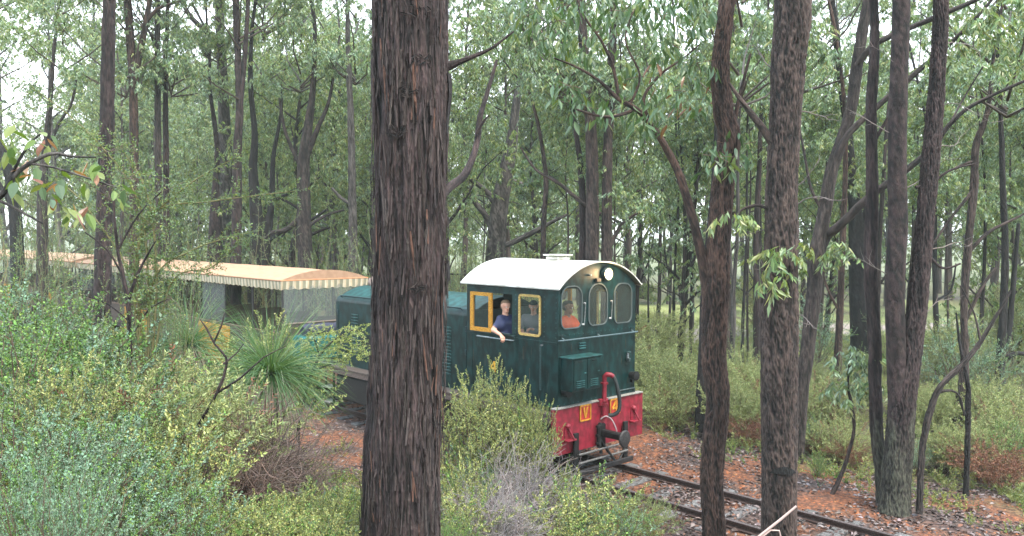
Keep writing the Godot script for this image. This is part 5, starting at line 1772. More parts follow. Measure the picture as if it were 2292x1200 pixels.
	gum("gum_tree", "tall dark gum splitting into two close stems above the carriages", 26.0, [[528, 640, 24], [530, 450, 22], [532, 330, 19], [536, 240, 17], [532, 120, 15], [528, 0, 14]], [[[535, 260, 13], [545, 160, 12], [552, 60, 10], [556, -10, 9]]], "jarrah", 1, 12.0)
	gum("gum_tree", "broad grey gum with a wide dead fork at its top", 32.0, [[506, 640, 46], [505, 500, 42], [504, 400, 37], [504, 330, 29], [500, 220, 24], [494, 95, 20]], [[[494, 100, 15], [455, 65, 12], [425, 35, 11], [403, -5, 9]], [[493, 110, 14], [495, 40, 13], [494, -15, 12]], [[470, 80, 7], [430, 10, 5]], [[455, 70, 8], [468, 130, 6], [440, 90, 5], [415, 70, 4]]], "grey", 1, 12.0)
	gum("gum_tree", "short dark stump-like trunk leaning on the broad grey gum", 30.0, [[478, 640, 36], [482, 520, 31], [482, 430, 17], [486, 330, 12], [470, 200, 8]], [[[490, 560, 5], [500, 530, 4], [497, 510, 3]]], "jarrah", 1, 8.0)
	gum("gum_tree", "black-based gum spreading low limbs above the front carriage", 29.0, [[573, 640, 38], [576, 540, 33], [572, 460, 27], [566, 380, 20], [570, 300, 14], [560, 180, 11], [565, 60, 8]], [[[586, 620, 24], [600, 520, 19], [608, 440, 14], [612, 350, 10], [628, 260, 7], [632, 180, 5]], [[598, 540, 13], [640, 512, 10], [690, 495, 7], [730, 470, 5]], [[605, 450, 10], [650, 430, 8], [690, 400, 5]]], "char", 1, 11.0)
	gum("gum_tree", "straight grey-brown gum with crooked arms above the hood's rear end", 28.0, [[683, 640, 35], [682, 540, 33], [680, 450, 30], [680, 360, 27], [690, 280, 20], [700, 200, 14], [705, 80, 10]], [[[680, 480, 14], [640, 515, 11], [610, 520, 8], [590, 540, 6]], [[686, 350, 16], [712, 285, 11], [735, 230, 8], [748, 160, 6], [760, 80, 4]], [[692, 505, 9], [730, 482, 7], [770, 470, 4]], [[676, 380, 10], [640, 300, 8], [625, 220, 5]]], "brown", 1, 10.0)
	gum("gum_tree", "slim two-toned trunk seen just left of the thick near tree", 27.0, [[790, 660, 24], [790, 520, 20], [788, 420, 18], [786, 300, 16], [782, 180, 13], [778, 50, 10]], [[[788, 460, 9], [760, 440, 7], [742, 420, 5]]], "grey", 1, 10.0)
	gum("gum_tree", "black crooked gum at the far left edge above the carriage roof", 30.0, [[42, 660, 32], [38, 560, 29], [34, 480, 26], [22, 400, 22], [5, 340, 18], [-20, 280, 14]], [[[36, 480, 13], [15, 440, 11], [-10, 400, 9]]], "char", 1, 8.0)
	gum("gum_tree", "stubby dark trunk second from the left edge", 27.0, [[94, 660, 27], [95, 540, 24], [94, 460, 22], [98, 380, 18], [110, 250, 12], [120, 120, 8]], [[[98, 360, 8], [130, 280, 7], [160, 230, 6], [175, 150, 4]]], "brown", 1, 8.0)
	gum("gum_tree", "pale slanting stem between the crooked-armed gum and the thick near tree", 36.0, [[735, 660, 12], [738, 540, 11], [745, 440, 10], [750, 300, 8], [762, 180, 6]], [], "grey", 1, 9.0)
	# --- the thin poles in the clearing right of the locomotive
	var poles := [[1452, 760, 5, 1458, 470], [1470, 745, 10, 1482, 430], [1496, 760, 7, 1500, 480], [1510, 800, 8, 1520, 420], [1526, 800, 11, 1530, 400], [1545, 790, 8, 1556, 420], [1640, 850, 11, 1652, 330], [1660, 830, 8, 1672, 400], [1674, 820, 6, 1680, 430], [1692, 830, 17, 1700, 360], [1706, 800, 8, 1702, 420], [1720, 780, 7, 1716, 400], [1836, 780, 8, 1846, 420], [1965, 790, 14, 1978, 400], [2035, 780, 9, 2045, 430], [2100, 840, 14, 2092, 420], [2195, 830, 10, 2205, 430], [1425, 770, 12, 1436, 450]]
	for i in poles.size():
		var q: Array = poles[i]
		var dep: float = 4.25 * LENS / (q[1] - 527.0)
		var where: String = ["first", "second", "third", "fourth", "fifth", "sixth", "seventh", "eighth", "ninth", "tenth", "eleventh", "twelfth", "thirteenth", "fourteenth", "fifteenth", "sixteenth", "seventeenth", "eighteenth"][i]
		o = gum("pole_tree", "%s of the thin young trunks in the pale clearing, counted in the order they stand" % where, dep, [[q[0], q[1], q[2]], [lerpf(q[0], q[3], 0.3) + rnd(-5, 5), lerpf(q[1], q[4], 0.3), q[2] * 0.92], [lerpf(q[0], q[3], 0.65) + rnd(-7, 7), lerpf(q[1], q[4], 0.65), q[2] * 0.8], [q[3], q[4], q[2] * 0.65]],
			[[[lerpf(q[0], q[3], 0.4), lerpf(q[1], q[4], 0.4), q[2] * 0.5], [q[0] + 28 * (1 if i % 2 else -1), q[1] - 190, q[2] * 0.4], [q[0] + 40 * (1 if i % 2 else -1), q[1] - 250, q[2] * 0.25]]], ["brown", "jarrah", "grey", "char"][i % 4], 0, 7.0)
		o.set_meta("label", _pole_label(i, q))
		o.set_meta("group", "thin young trunks in the clearing behind the track")
	forest(mix)
	young_left(mix)
	for c: Node in top_crowns: c.free()

func _pole_label(i: int, q: Array) -> String:
	var w: String = "hair-thin" if q[2] < 7 else "thin" if q[2] < 10 else "slim" if q[2] < 13 else "stouter"
	var c: String = ["brown", "dark", "grey", "black"][i % 4]
	var place: String
	if q[0] < 1440: place = "close against the right side of the cab"
	elif q[0] < 1560: place = "between the cab and the reddish forked gum, %s from the cab" % ["", "nearest", "second", "third", "fourth", "fifth"][i] if i > 0 else "between cab and forked gum, nearest to the cab's window"
	elif q[0] < 1730: place = "between the forked gum and the stout gum, %s from the left" % ["first", "second", "third", "fourth", "fifth", "sixth"][i - 6]
	elif q[0] < 1900: place = "right behind the leaning gum"
	elif q[0] < 2000: place = "behind the slimmer stem of the twin-trunked gum"
	elif q[0] < 2060: place = "seen through the gap behind the twin-trunked gum"
	elif q[0] < 2150: place = "behind the leaning bare sapling"
	else: place = "left of the dark pair-stemmed gum"
	return "%s %s young trunk %s" % [w, c, place]

func near_foliage(o: Node3D) -> void:
	var cols := [Color(0.075, 0.135, 0.06), Color(0.09, 0.155, 0.085), Color(0.06, 0.105, 0.05), Color(0.15, 0.20, 0.06), Color(0.11, 0.17, 0.09)]
	var shapes := []
	for i in 10:
		shapes.append(long_leaf(1.0, rnd(0.24, 0.34), rnd(-0.4, 0.4), vary(cols[i % 5], 0.12)).mesh())
	var brown := long_leaf(1.0, 0.3, 0.5, Color(0.17, 0.085, 0.045)).mesh()
	var fill := Acc.new()
	var accs := []
	for i in 8: accs.append(long_leaf(1.0, rnd(0.24, 0.32), rnd(-0.4, 0.4), vary(cols[i % 5], 0.15)))
	var spots := [[1180, 60], [1225, 110], [1265, 35], [1330, 25], [1395, 50], [1450, 25], [1270, 215], [1315, 265], [1395, 265], [1450, 290], [1430, 195], [1500, 120], [1555, 70], [1560, 165], [1495, 225], [1545, 245], [1605, 375], [1645, 350], [1250, 70], [1360, 100], [1210, 20], [1520, 30], [1300, 120], [1480, 60]]
	var twigs := Acc.new()
	var n := 0
	for s: Array in spots:
		var c := at(s[0], s[1] - 14, 10.8 + rnd(-0.5, 0.5)) - o.position
		var r := rnd(0.17, 0.27)
		for t in 4:
			var e := c + Vector3(rnd(-1, 1) * r, rnd(-0.3, 0.5) * r, rnd(-1, 1) * r)
			twigs.rod(c + Vector3(0, 0.06, 0), e, 0.004, Color(0.10, 0.06, 0.04), 4)
		for k in 44:
			var p := c + Vector3(rnd(-1, 1), rnd(-0.7, 0.9), rnd(-1, 1)) * r
			var L := rnd(0.10, 0.21)
			var b := Basis(Vector3.UP, rnd(0, TAU)) * Basis(Vector3.RIGHT, rnd(-0.75, 0.75)) * Basis(Vector3.BACK, rnd(-0.4, 0.4))
			var x := Transform3D(b.scaled_local(Vector3(L, L, L)), p)
			if k < 12 and n < 285:
				var dead: bool = rng.randf() < (0.3 if s[0] > 1420 and s[1] > 180 and s[1] < 300 else 0.02)
				var l := part("leaf", brown if dead else shapes[rng.randi() % 10], M.leaf, o)
				l.transform = x
				n += 1
			else: fill.stamp(accs[rng.randi() % 8], x)
	part("twigs", twigs, M.twig, o, "", "stuff")
	part("foliage", fill, M.leaf, o, "", "stuff")

func forest(mix: Array) -> void:
	var g := "gum trees in the forest behind the railway"
	var protos := []
	var names := ["tall slender gum with a high crown", "tall low-leaved gum", "bushy young gum", "crooked dark gum with spreading limbs", "tall bare-stemmed gum", "thin dark pole-like young gum"]
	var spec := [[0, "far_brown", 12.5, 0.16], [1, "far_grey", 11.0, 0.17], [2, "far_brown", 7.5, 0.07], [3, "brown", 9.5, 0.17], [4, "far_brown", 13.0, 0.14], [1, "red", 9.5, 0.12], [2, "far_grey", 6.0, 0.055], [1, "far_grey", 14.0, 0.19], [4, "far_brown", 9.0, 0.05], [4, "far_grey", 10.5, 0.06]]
	for i in spec.size():
		var s: Array = spec[i]
		var k: Array = [mix, blue_kinds + gum_kinds + lime_kinds, gum_kinds + lime_kinds + lime_kinds, gum_kinds + lime_kinds + [dark_kinds[0]]][i % 4]
		protos.append(tree_proto("forest_gum", "", s[0], s[1], k, s[2], s[3]))
	var used := {}
	var put := []
	var rows := [[48.0, 80.0, 74.0, [2, 6, 2, 6, 2, 3, 6, 2]], [24.0, 40.0, 84.0, [2, 5, 0, 6, 3, 1, 4, 2]], [42.0, 62.0, 74.0, [1, 0, 5, 7, 4, 1, 3, 7]], [64.0, 108.0, 62.0, [7, 1, 0, 7, 5, 1, 0, 7]], [24.0, 46.0, 88.0, [8, 9, 8, 9, 8, 9, 8, 9]]]
	for row: Array in rows:
		var px0 := -170.0
		while px0 < 2470.0:
			px0 += row[2] * rnd(0.6, 1.4) * ((0.42 if px0 < 420.0 else 0.62) if px0 < 850.0 and row[0] < 60.0 and row[2] > 52.0 else 1.0)
			var px := px0
			var depth := rnd(row[0], row[1])
			var i: int = row[3][rng.randi() % 8]
			var clear := depth < 52 and px > 1420 and px < 2230
			var open := px > 990 and px < 1440
			if open and depth < 36 and i < 8: depth = rnd(37, 46); i = [0, 4, 5][rng.randi() % 3]
			if clear and i < 8:
				if rng.randf() < 0.3: continue
				i = [0, 4, 5, 0][rng.randi() % 4]
			var p := foot(px, depth)
			if across(p) > -3.8: continue
			var ok := true
			for q: Vector3 in put:
				if q.distance_to(p) < 0.9 + depth * 0.006: ok = false; break
			if not ok: continue
			put.append(p)
			_put_tree(i, px, depth, p, protos, used, names, g)
	for i in protos.size():
		if not used.has(i): protos[i].free()

func _put_tree(i: int, px: float, depth: float, p: Vector3, protos: Array, used: Dictionary, names: Array, g: String) -> void:
	if true:
		var s := rnd(0.85, 1.2) * (1.0 + clampf((depth - 30.0) / 60.0, 0.0, 0.42) * (1.0 if i < 8 else 0.5)) * (1.3 if depth > 47.0 and (i == 2 or i == 6) else 1.0)
		var x := Transform3D(Basis(Vector3.UP, rnd(0, TAU)).scaled(Vector3(s, s, s)), p)
		var place := near_what(px)
		var far := "near the line" if depth < 32 else "farther off" if depth < 60 else "far back"
		var label := "%s %s, %s" % [names[[0, 1, 2, 3, 4, 1, 2, 1, 5, 5][i]], place, far]
		if label.split(" ").size() > 16: label = "%s %s" % [names[[0, 1, 2, 3, 4, 1, 2, 1, 5, 5][i]], place]
		if not used.has(i):
			used[i] = true
			protos[i].transform = x
			protos[i].set_meta("label", label); protos[i].set_meta("group", g)
		else: copy(protos[i], label, x, g)

func near_what(px: float) -> String:
	for q: Array in [[60, "at the left edge"], [170, "behind the far carriage"], [265, "behind the dark straight trunk"], [330, "by the V-forked gum"], [440, "by the two parallel trunks"], [560, "by the broad grey gum"], [640, "by the black-based gum"], [740, "by the crooked-armed gum"], [850, "left of the thick near tree"], [1010, "behind the thick near tree"], [1100, "above the hood's front"], [1190, "by the pale grey gum"], [1280, "over the middle of the cab"], [1400, "by the trio behind the cab"], [1500, "just right of the cab"], [1600, "behind the reddish forked gum"], [1730, "left of the stout gum"], [1850, "behind the leaning gum"], [1950, "left of the twin-trunked gum"], [2060, "behind the twin-trunked gum"], [2180, "behind the leaning sapling"]]:
		if px < q[0]: return q[1]
	return "at the right edge"

func young_left(_mix: Array) -> void:
	# thin near saplings in the left foreground
	var fine := []
	var cols := [Color(0.12, 0.19, 0.075), Color(0.10, 0.165, 0.085), Color(0.17, 0.22, 0.075)]
	for i in 6: fine.append(sprig(0.14, 16, 0.022, 0.011, cols, Color(0.13, 0.10, 0.06)))
	N.fine = fine
	var yel := []
	for i in 5: yel.append(sprig(0.17, 22, 0.03, 0.014, [Color(0.26, 0.31, 0.09), Color(0.34, 0.36, 0.13), Color(0.17, 0.22, 0.075)], Color(0.11, 0.08, 0.05)))
	var o := gum("sapling", "thin dark sapling stem with tiny leaves standing in the left foreground", 6.5, [[291, 1100, 10], [290, 900, 11], [290, 760, 11], [287, 680, 12], [276, 620, 10], [263, 560, 8], [256, 480, 6], [252, 420, 5], [240, 340, 3]],
		[[[287, 672, 9], [305, 620, 7], [330, 570, 5], [348, 540, 3]], [[290, 760, 5], [335, 690, 4], [385, 668, 2]], [[276, 620, 5], [240, 560, 4], [190, 520, 3]], [[263, 560, 5], [310, 480, 4], [360, 430, 3]], [[290, 720, 4], [240, 680, 3], [180, 660, 2]]], "jarrah", 1, 0.0)
	var a := Acc.new()
	var st := Acc.new()
	for s: Array in [[385, 668], [350, 510], [360, 430], [180, 660], [240, 340], [330, 650], [250, 450], [330, 500], [290, 400], [210, 420]]:
		var c := at(s[0], s[1], 6.5 + rnd(-0.3, 0.3)) - o.position
		for k in 17:
			var e := c + Vector3(rnd(-1, 1), rnd(-0.6, 0.7), rnd(-1, 1)) * 0.2
			a.stamp(fine[rng.randi() % 6], face_along((rdir() + Vector3.UP * 0.3).normalized(), rnd(0, TAU), rnd(0.8, 1.4), e))
			if k % 4 == 0: st.rod(c, e, 0.0022, Color(0.09, 0.065, 0.045), 3)
	part("foliage", a, M.leaf, o, "", "stuff")
	part("twigs", st, M.twig, o, "", "stuff")
	o = gum("sapling", "bare crooked sapling slanting right in front of the grass tree", 6.0, [[362, 1105, 7], [400, 1020, 8], [445, 950, 8], [485, 880, 8], [504, 830, 7], [506, 800, 6], [480, 770, 5], [462, 735, 4], [448, 715, 2]], [[[485, 880, 6], [540, 845, 5], [590, 800, 3], [640, 775, 2]], [[478, 768, 5], [495, 730, 4], [503, 700, 2]], [[500, 815, 5], [530, 790, 3], [545, 770, 2]]], "jarrah", 1, 0.0)
	o = thing("arching_wattle", "long arching pale stems with fine leaves crossing above the carriages", "shrub", foot(330, 6.8))
	a = Acc.new()
	for L: Array in [[[330, 900, 6], [310, 700, 5], [320, 520, 4], [420, 415, 3], [530, 352, 2]], [[330, 900, 6], [300, 640, 5], [340, 480, 4], [480, 450, 3], [660, 428, 2]], [[330, 900, 6], [330, 600, 5], [300, 430, 4], [190, 290, 3], [70, 195, 2]], [[330, 900, 6], [350, 640, 5], [330, 440, 4], [270, 330, 2]], [[330, 900, 6], [340, 640, 4], [430, 560, 3], [560, 520, 2]], [[330, 900, 6], [300, 640, 4], [190, 460, 3], [120, 400, 2]], [[330, 900, 6], [380, 640, 4], [470, 600, 3], [520, 560, 2]]]:
		var lp := stem_points(L, 6.8, false)
		var sm := smooth_path(lp[0], lp[1], 0.05)
		var P: PackedVector3Array = Transform3D(Basis.IDENTITY, -o.position) * (sm[0] as PackedVector3Array)
		P[0] = Vector3(rnd(-0.05, 0.05), 0, rnd(-0.05, 0.05))
		var tb := Acc.new()
		tb.tube(P, sm[1], 5, Color(0.13, 0.12, 0.05))
		part("stem", tb, M.twig, o)
		for k in range(int(P.size() * 0.35), P.size()):
			for e in 3: a.stamp(fine[rng.randi() % 6], face_along((rdir() + (P[k] - P[k - 1]).normalized() * 0.8).normalized(), rnd(0, TAU), rnd(0.6, 1.3), P[k]))
	part("foliage", a, M.leaf, o, "", "stuff")
	o = gum("leaning_shrub", "thin leaning shrub whose leafy sprays hang before the dark hood", 11.6, [[668, 960, 8], [680, 900, 8], [696, 840, 7], [720, 790, 6], [750, 760, 5], [790, 738, 3]], [[[700, 830, 5], [740, 815, 4], [785, 800, 2]], [[715, 795, 4], [700, 750, 3], [690, 735, 2]], [[690, 850, 4], [650, 800, 3], [620, 770, 2]]], "brown", 1, 0.0)
	o.set_meta("category", "shrub")
	a = Acc.new()
	for s: Array in [[790, 740], [765, 752], [735, 770], [785, 800], [750, 810], [715, 790], [695, 742], [720, 750], [640, 790], [700, 820], [770, 775], [810, 790]]:
		var c := at(s[0], s[1], 11.6 + rnd(-0.3, 0.3)) - o.position
		for k in 16:
			a.stamp(yel[rng.randi() % 5], face_along((rdir() + Vector3(0.5, 0.1, 0)).normalized(), rnd(0, TAU), rnd(0.7, 1.2), c + Vector3(rnd(-1, 1), rnd(-0.5, 0.5), rnd(-1, 1)) * 0.16))
	part("foliage", a, M.leaf, o, "", "stuff")
	# a broad-leaved branch with dead leaves reaching in at the left edge
	o = thing("broadleaf_branch", "branch with broad green and dead brown leaves at the left edge", "branch", at(-20, 420, 4.2))
	var inv := Transform3D(Basis.IDENTITY, -o.position)
	for L: Array in [[[-60, 470, 16], [0, 440, 14], [40, 385, 11], [110, 345, 9], [160, 350, 6], [215, 352, 3]], [[20, 400, 8], [60, 330, 6], [90, 300, 4]], [[60, 365, 7], [120, 375, 5], [200, 400, 4], [260, 420, 3]], [[-20, 440, 8], [40, 470, 6], [95, 500, 4]]]:
		var lp := stem_points(L, 4.2, false)
		var la := Acc.new()
		limb(la, inv * (lp[0] as PackedVector3Array), lp[1], 10, 0.04, 0.004, 60.0, BARK.char[0], BARK.grey[1], rnd(0, 9))
		part("twig", la, M.bark, o)
	var gs := []
	for i in 4: gs.append(long_leaf(1.0, rnd(0.42, 0.55), rnd(-0.2, 0.3), [Color(0.13, 0.20, 0.05), Color(0.10, 0.165, 0.07), Color(0.085, 0.135, 0.075), Color(0.20, 0.24, 0.08)][i]).mesh())
	var ds := []
	for i in 3: ds.append(long_leaf(1.0, 0.4, rnd(0.2, 0.6), [Color(0.34, 0.17, 0.10), Color(0.42, 0.27, 0.19), Color(0.20, 0.09, 0.055)][i]).mesh())
	for s: Array in [[20, 350, 9, 0], [95, 320, 8, 0], [60, 380, 9, 1], [140, 395, 8, 1], [30, 420, 7, 0], [190, 410, 5, 0], [100, 430, 7, 0], [180, 470, 6, 1], [220, 380, 6, 0], [130, 480, 5, 0], [10, 300, 5, 0], [255, 430, 5, 0]]:
		for k in s[2]:
			var c := at(s[0] + rnd(-26, 26), s[1] + rnd(-24, 20), 4.2 + rnd(-0.15, 0.15)) - o.position
			var dead: bool = rng.randf() < (0.7 if s[3] == 1 else 0.08)
			var l := part("leaf", ds[rng.randi() % 3] if dead else gs[rng.randi() % 4], M.leaf, o)
			var L := rnd(0.06, 0.105)
			l.transform = Transform3D((Basis(Vector3.UP, rnd(0, TAU)) * Basis(Vector3.RIGHT, rnd(-1.0, 1.0)) * Basis(Vector3.BACK, rnd(-0.6, 0.6))).scaled_local(Vector3(L, L, L)), c)

func plant(proto: Node3D, first: Dictionary, px: float, top: float, depth: float, label: String, group := "", wide := 1.0) -> void:
	var f := foot(px, depth)
	f.y -= 0.03
	var tall: float = proto.get_meta("tall")
	var s: float = maxf(0.25, (at(px, top, depth).y - f.y) / tall)
	var x := Transform3D(Basis(Vector3.UP, rnd(0, TAU)).scaled(Vector3(s * wide, s, s * wide)), f)
	if not first.has(proto):
		first[proto] = true
		proto.transform = x
		proto.set_meta("label", label)
		if group: proto.set_meta("group", group)
	else: copy(proto, label, x, group)

func build_shrubs() -> void:
	var first := {}
	var stem := Color(0.10, 0.065, 0.045)
	var blue := [Color(0.14, 0.25, 0.14), Color(0.19, 0.30, 0.20), Color(0.09, 0.16, 0.085), Color(0.22, 0.32, 0.20)]
	var lush := [Color(0.12, 0.25, 0.05), Color(0.19, 0.31, 0.06), Color(0.075, 0.15, 0.045)]
	var yell := [Color(0.28, 0.33, 0.09), Color(0.38, 0.39, 0.13), Color(0.17, 0.22, 0.075), Color(0.12, 0.15, 0.06)]
	var soft := [Color(0.27, 0.32, 0.11), Color(0.33, 0.35, 0.14), Color(0.19, 0.25, 0.09)]
	var rust := [Color(0.16, 0.062, 0.032), Color(0.12, 0.055, 0.036), Color(0.19, 0.10, 0.055)]
	for set: Array in [blue, lush, yell, soft]:
		for i in set.size(): set[i] = set[i] * (0.84 if set == yell else 0.80)
	var S := func(cnt: int, L: float, n: int, ll: float, lw: float, cols: Array) -> Array:
		var r := []
		for i in cnt: r.append(sprig(L, n, ll, lw, cols, stem))
		return r
	var sb: Array = S.call(3, 0.13, 26, 0.013, 0.009, blue) + S.call(3, 0.16, 26, 0.02, 0.012, blue) + S.call(2, 0.2, 20, 0.03, 0.017, blue)
	var sl: Array = S.call(6, 0.15, 22, 0.024, 0.014, lush)
	var sy: Array = S.call(6, 0.17, 30, 0.026, 0.013, yell)
	var sf: Array = S.call(6, 0.26, 40, 0.045, 0.012, soft)
	var sr: Array = S.call(5, 0.20, 22, 0.04, 0.012, rust)
	var blue_a := shrub_proto("small_leaved_shrub", "", "shrub", 1.5, 0.75, 34, 15, sb + [sl[0]], stem)
	var blue_b := shrub_proto("small_leaved_shrub", "", "shrub", 1.3, 0.85, 34, 14, sb + sl, stem)
	var lush_a := shrub_proto("leafy_shrub", "", "shrub", 1.5, 0.7, 30, 15, sl + [sb[0]], stem)
	var yell_a := shrub_proto("spiky_shrub", "", "shrub", 2.0, 0.95, 46, 20, sy + [sb[1]], stem, 0.3, 0.15)
	var yell_b := shrub_proto("low_shrub", "", "shrub", 0.8, 0.6, 30, 12, sy + [sl[1], sb[2]], stem, 0.4, 0.1)
	var soft_a := shrub_proto("feathery_shrub", "", "shrub", 1.6, 1.0, 44, 15, sf, stem, 0.4, 0.2)
	var soft_b := shrub_proto("feathery_shrub", "", "shrub", 1.3, 1.15, 44, 14, sf + [sy[0], sr[0]], stem, 0.4, 0.15)
	var rust_a := shrub_proto("dead_fern", "", "fern", 0.8, 0.75, 26, 10, sr, Color(0.16, 0.07, 0.04), 0.9, 0.2, M.dry)
	var wisp := shrub_proto("wispy_wattle", "", "shrub", 3.2, 1.0, 22, 20, N.fine, Color(0.14, 0.12, 0.06), 0.2, 0.3)

	# left foreground mass
	var list := [
		[blue_a, 30, 640, 7.2, "grey-green shrub at the left edge below the carriage roof"],
		[lush_a, 110, 650, 6.6, "bright green leafy shrub near the left edge", ],
		[blue_b, 190, 700, 6.3, "grey-green shrub left of the thin sapling stem"],
		[lush_a, 20, 690, 5.6, "bright green shrub low against the left edge"],
		[yell_a, 120, 790, 5.2, "bushy yellow-green shrub in the middle of the left thicket"],
		[blue_b, 245, 800, 5.6, "spreading shrub just left of the sapling's foot"],
		[soft_b, 350, 830, 6.0, "soft olive shrub right of the thin sapling stem"],
		[blue_b, 15, 870, 4.5, "pale shrub filling the lower left edge"],
		[blue_a, 150, 920, 4.4, "silvery shrub at the front of the left thicket"],
		[blue_b, 275, 950, 4.6, "silvery low shrub in front of the sapling's foot"],
		[blue_a, 75, 985, 3.3, "big-leaved silvery shrub lowest at the left corner", 0.6],
		[blue_a, 140, 1030, 3.15, "silvery upright shrub standing second from the left corner", 0.5],
		[lush_a, 60, 1010, 3.9, "green shrub in the lower left corner"],
		[blue_b, 200, 1050, 3.8, "frontmost silvery shrub at the bottom left"],
		[yell_b, 380, 960, 5.2, "yellowish low shrub left of the crooked sapling"],
		[blue_b, 400, 1060, 4.4, "small silvery shrub at the bottom right of the left thicket"],
		[yell_a, 400, 880, 7.6, "yellow-green shrub in front of the yellow carriage door"],
		[yell_a, 360, 800, 8.2, "yellow-green shrub between the two yellow carriage doors"],
		[soft_b, 560, 985, 7.6, "olive twiggy shrub at the foot of the grass tree", 0.45],
		[soft_b, 470, 920, 7.0, "dry olive shrub behind the crooked sapling"],
		[yell_b, 570, 1110, 5.4, "low green shrub at the bottom, left of the thick near tree"],
		[yell_b, 655, 1095, 5.8, "low green shrub at the bottom, second from the thick near tree"],
		[yell_b, 750, 1085, 6.2, "low bright shrub touching the left of the thick near tree"],
		[yell_b, 610, 1150, 4.8, "small shrub at the very bottom below the grass tree"],
		[yell_b, 720, 1150, 5.2, "small shrub at the very bottom beside the thick near tree"],
		[yell_b, 490, 1130, 4.7, "small olive shrub at the very bottom left of centre"],
		[yell_a, 590, 700, 13.2, "pale shrub behind the grass tree, before the carriage's end wall"],
		[yell_b, 560, 830, 13.0, "soft shrub before the carriage's yellow door"],
		[lush_a, 150, 655, 9.5, "green shrub close under the carriage canopy at the left"],
		[blue_a, 70, 650, 9.0, "grey-green shrub before the far carriage"],
		[yell_a, 215, 700, 10.0, "yellow-green shrub before the middle of the near carriage"],
		[wisp, 330, 340, 7.0, "tall wispy wattle arching over the left thicket", 0.45],
		[wisp, 110, 300, 7.6, "tall wispy wattle at the left, behind the broad-leaved branch", 0.35],
		[wisp, 385, 440, 8.6, "tall wispy wattle nearest to the grass tree", 0.5],
		[wisp, -40, 330, 8.4, "tall wispy wattle cut by the left edge"],
		# right of the thick tree
		[yell_a, 1100, 800, 12.7, "big yellow-green shrub before the side of the cab", 0.7],
		[yell_a, 1180, 865, 12.6, "rounded leafy bush before the front corner of the cab, right part", 0.62],
		[yell_a, 1040, 850, 12.2, "yellow-green shrub between the thick near tree and the cab"],
		[yell_b, 1185, 925, 12.4, "small shrub before the front corner of the cab", 0.4],
		[blue_b, 1060, 985, 11.9, "dark low shrub under the big yellow-green shrub", 0.7],
		[yell_b, 1268, 1045, 12.0, "sprig-like shrub at the rail in front of the cow catcher", 0.35],
		[yell_b, 1030, 1040, 10.6, "low olive shrub close right of the thick near tree", 0.7],
		[yell_b, 1025, 1110, 9.2, "low green shrub at the bottom right of the thick near tree"],
		[yell_b, 1320, 1070, 11.0, "green shrub on the near edge of the track"],
		[blue_b, 1380, 1120, 10.2, "grey-green shrub at the bottom before the rails"],
		[yell_b, 1260, 1110, 9.8, "reddish green low shrub at the bottom centre right"],
		[lush_a, 1010, 1150, 7.4, "green shrub at the bottom against the thick near tree"],
		[soft_b, 1440, 1120, 11.2, "thin low shrub nearest to the rails at the bottom"],
	]
	for q: Array in list: plant(q[0], first, q[1], q[2], q[3], q[4], "shrubs in the foreground", q[5] if q.size() > 5 else 1.0)
	# undergrowth beyond the track, each bush on its own
	var far := [[soft_a, 1450, 770, 21.0], [soft_a, 1520, 790, 19.5], [soft_b, 1490, 860, 18.5], [soft_a, 1660, 790, 20.5], [soft_b, 1700, 830, 18.8], [soft_a, 1640, 850, 17.8], [soft_b, 1840, 850, 18.5], [soft_a, 1900, 830, 20.5], [soft_a, 1820, 810, 23.0], [soft_b, 1890, 940, 16.0], [soft_a, 2090, 870, 18.0], [soft_a, 2160, 850, 19.0], [soft_a, 2230, 850, 17.5], [soft_b, 2290, 900, 16.0], [lush_a, 2275, 940, 14.8], [soft_a, 2120, 950, 15.4], [blue_a, 2060, 980, 15.2], [soft_b, 2200, 960, 15.0], [blue_b, 1830, 930, 16.6], [rust_a, 1520, 935, 18.8], [rust_a, 1480, 945, 18.2], [rust_a, 1680, 930, 17.2], [rust_a, 1830, 960, 16.6], [rust_a, 2210, 985, 14.6], [rust_a, 2260, 1010, 14.0], [rust_a, 1920, 990, 15.6], [lush_a, 1840, 1010, 14.6], [soft_a, 1470, 700, 27.0], [blue_a, 2170, 720, 20.0], [soft_a, 1960, 850, 21.0], [soft_b, 1560, 840, 20.0], [soft_a, 1600, 800, 22.0], [soft_a, 1750, 800, 21.0], [soft_a, 2040, 860, 20.0]]
	var place := func(px: float) -> String:
		return "beside the cab" if px < 1500 else "behind the reddish forked gum" if px < 1600 else "between forked gum and stout gum" if px < 1730 else "behind the leaning gum" if px < 1860 else "left of the twin-trunked gum" if px < 1990 else "right of the twin-trunked gum" if px < 2140 else "at the right edge"
	for q: Array in far:
		var nm: String = "light green feathery shrub" if q[0] == soft_a else "rusty-tipped olive shrub" if q[0] == soft_b else "rust-brown dead fern" if q[0] == rust_a else "grey-green shrub" if q[0] == blue_a or q[0] == blue_b else "bright green shrub"
		plant(q[0], first, q[1], q[2], q[3], "%s beyond the track %s, %s" % [nm, place.call(q[1]), "at the front" if q[3] < 16.5 else "farther back" if q[3] > 20 else "in the middle"], "undergrowth beyond the track", 1.0)
	var g := "understorey bushes in the forest behind the train"
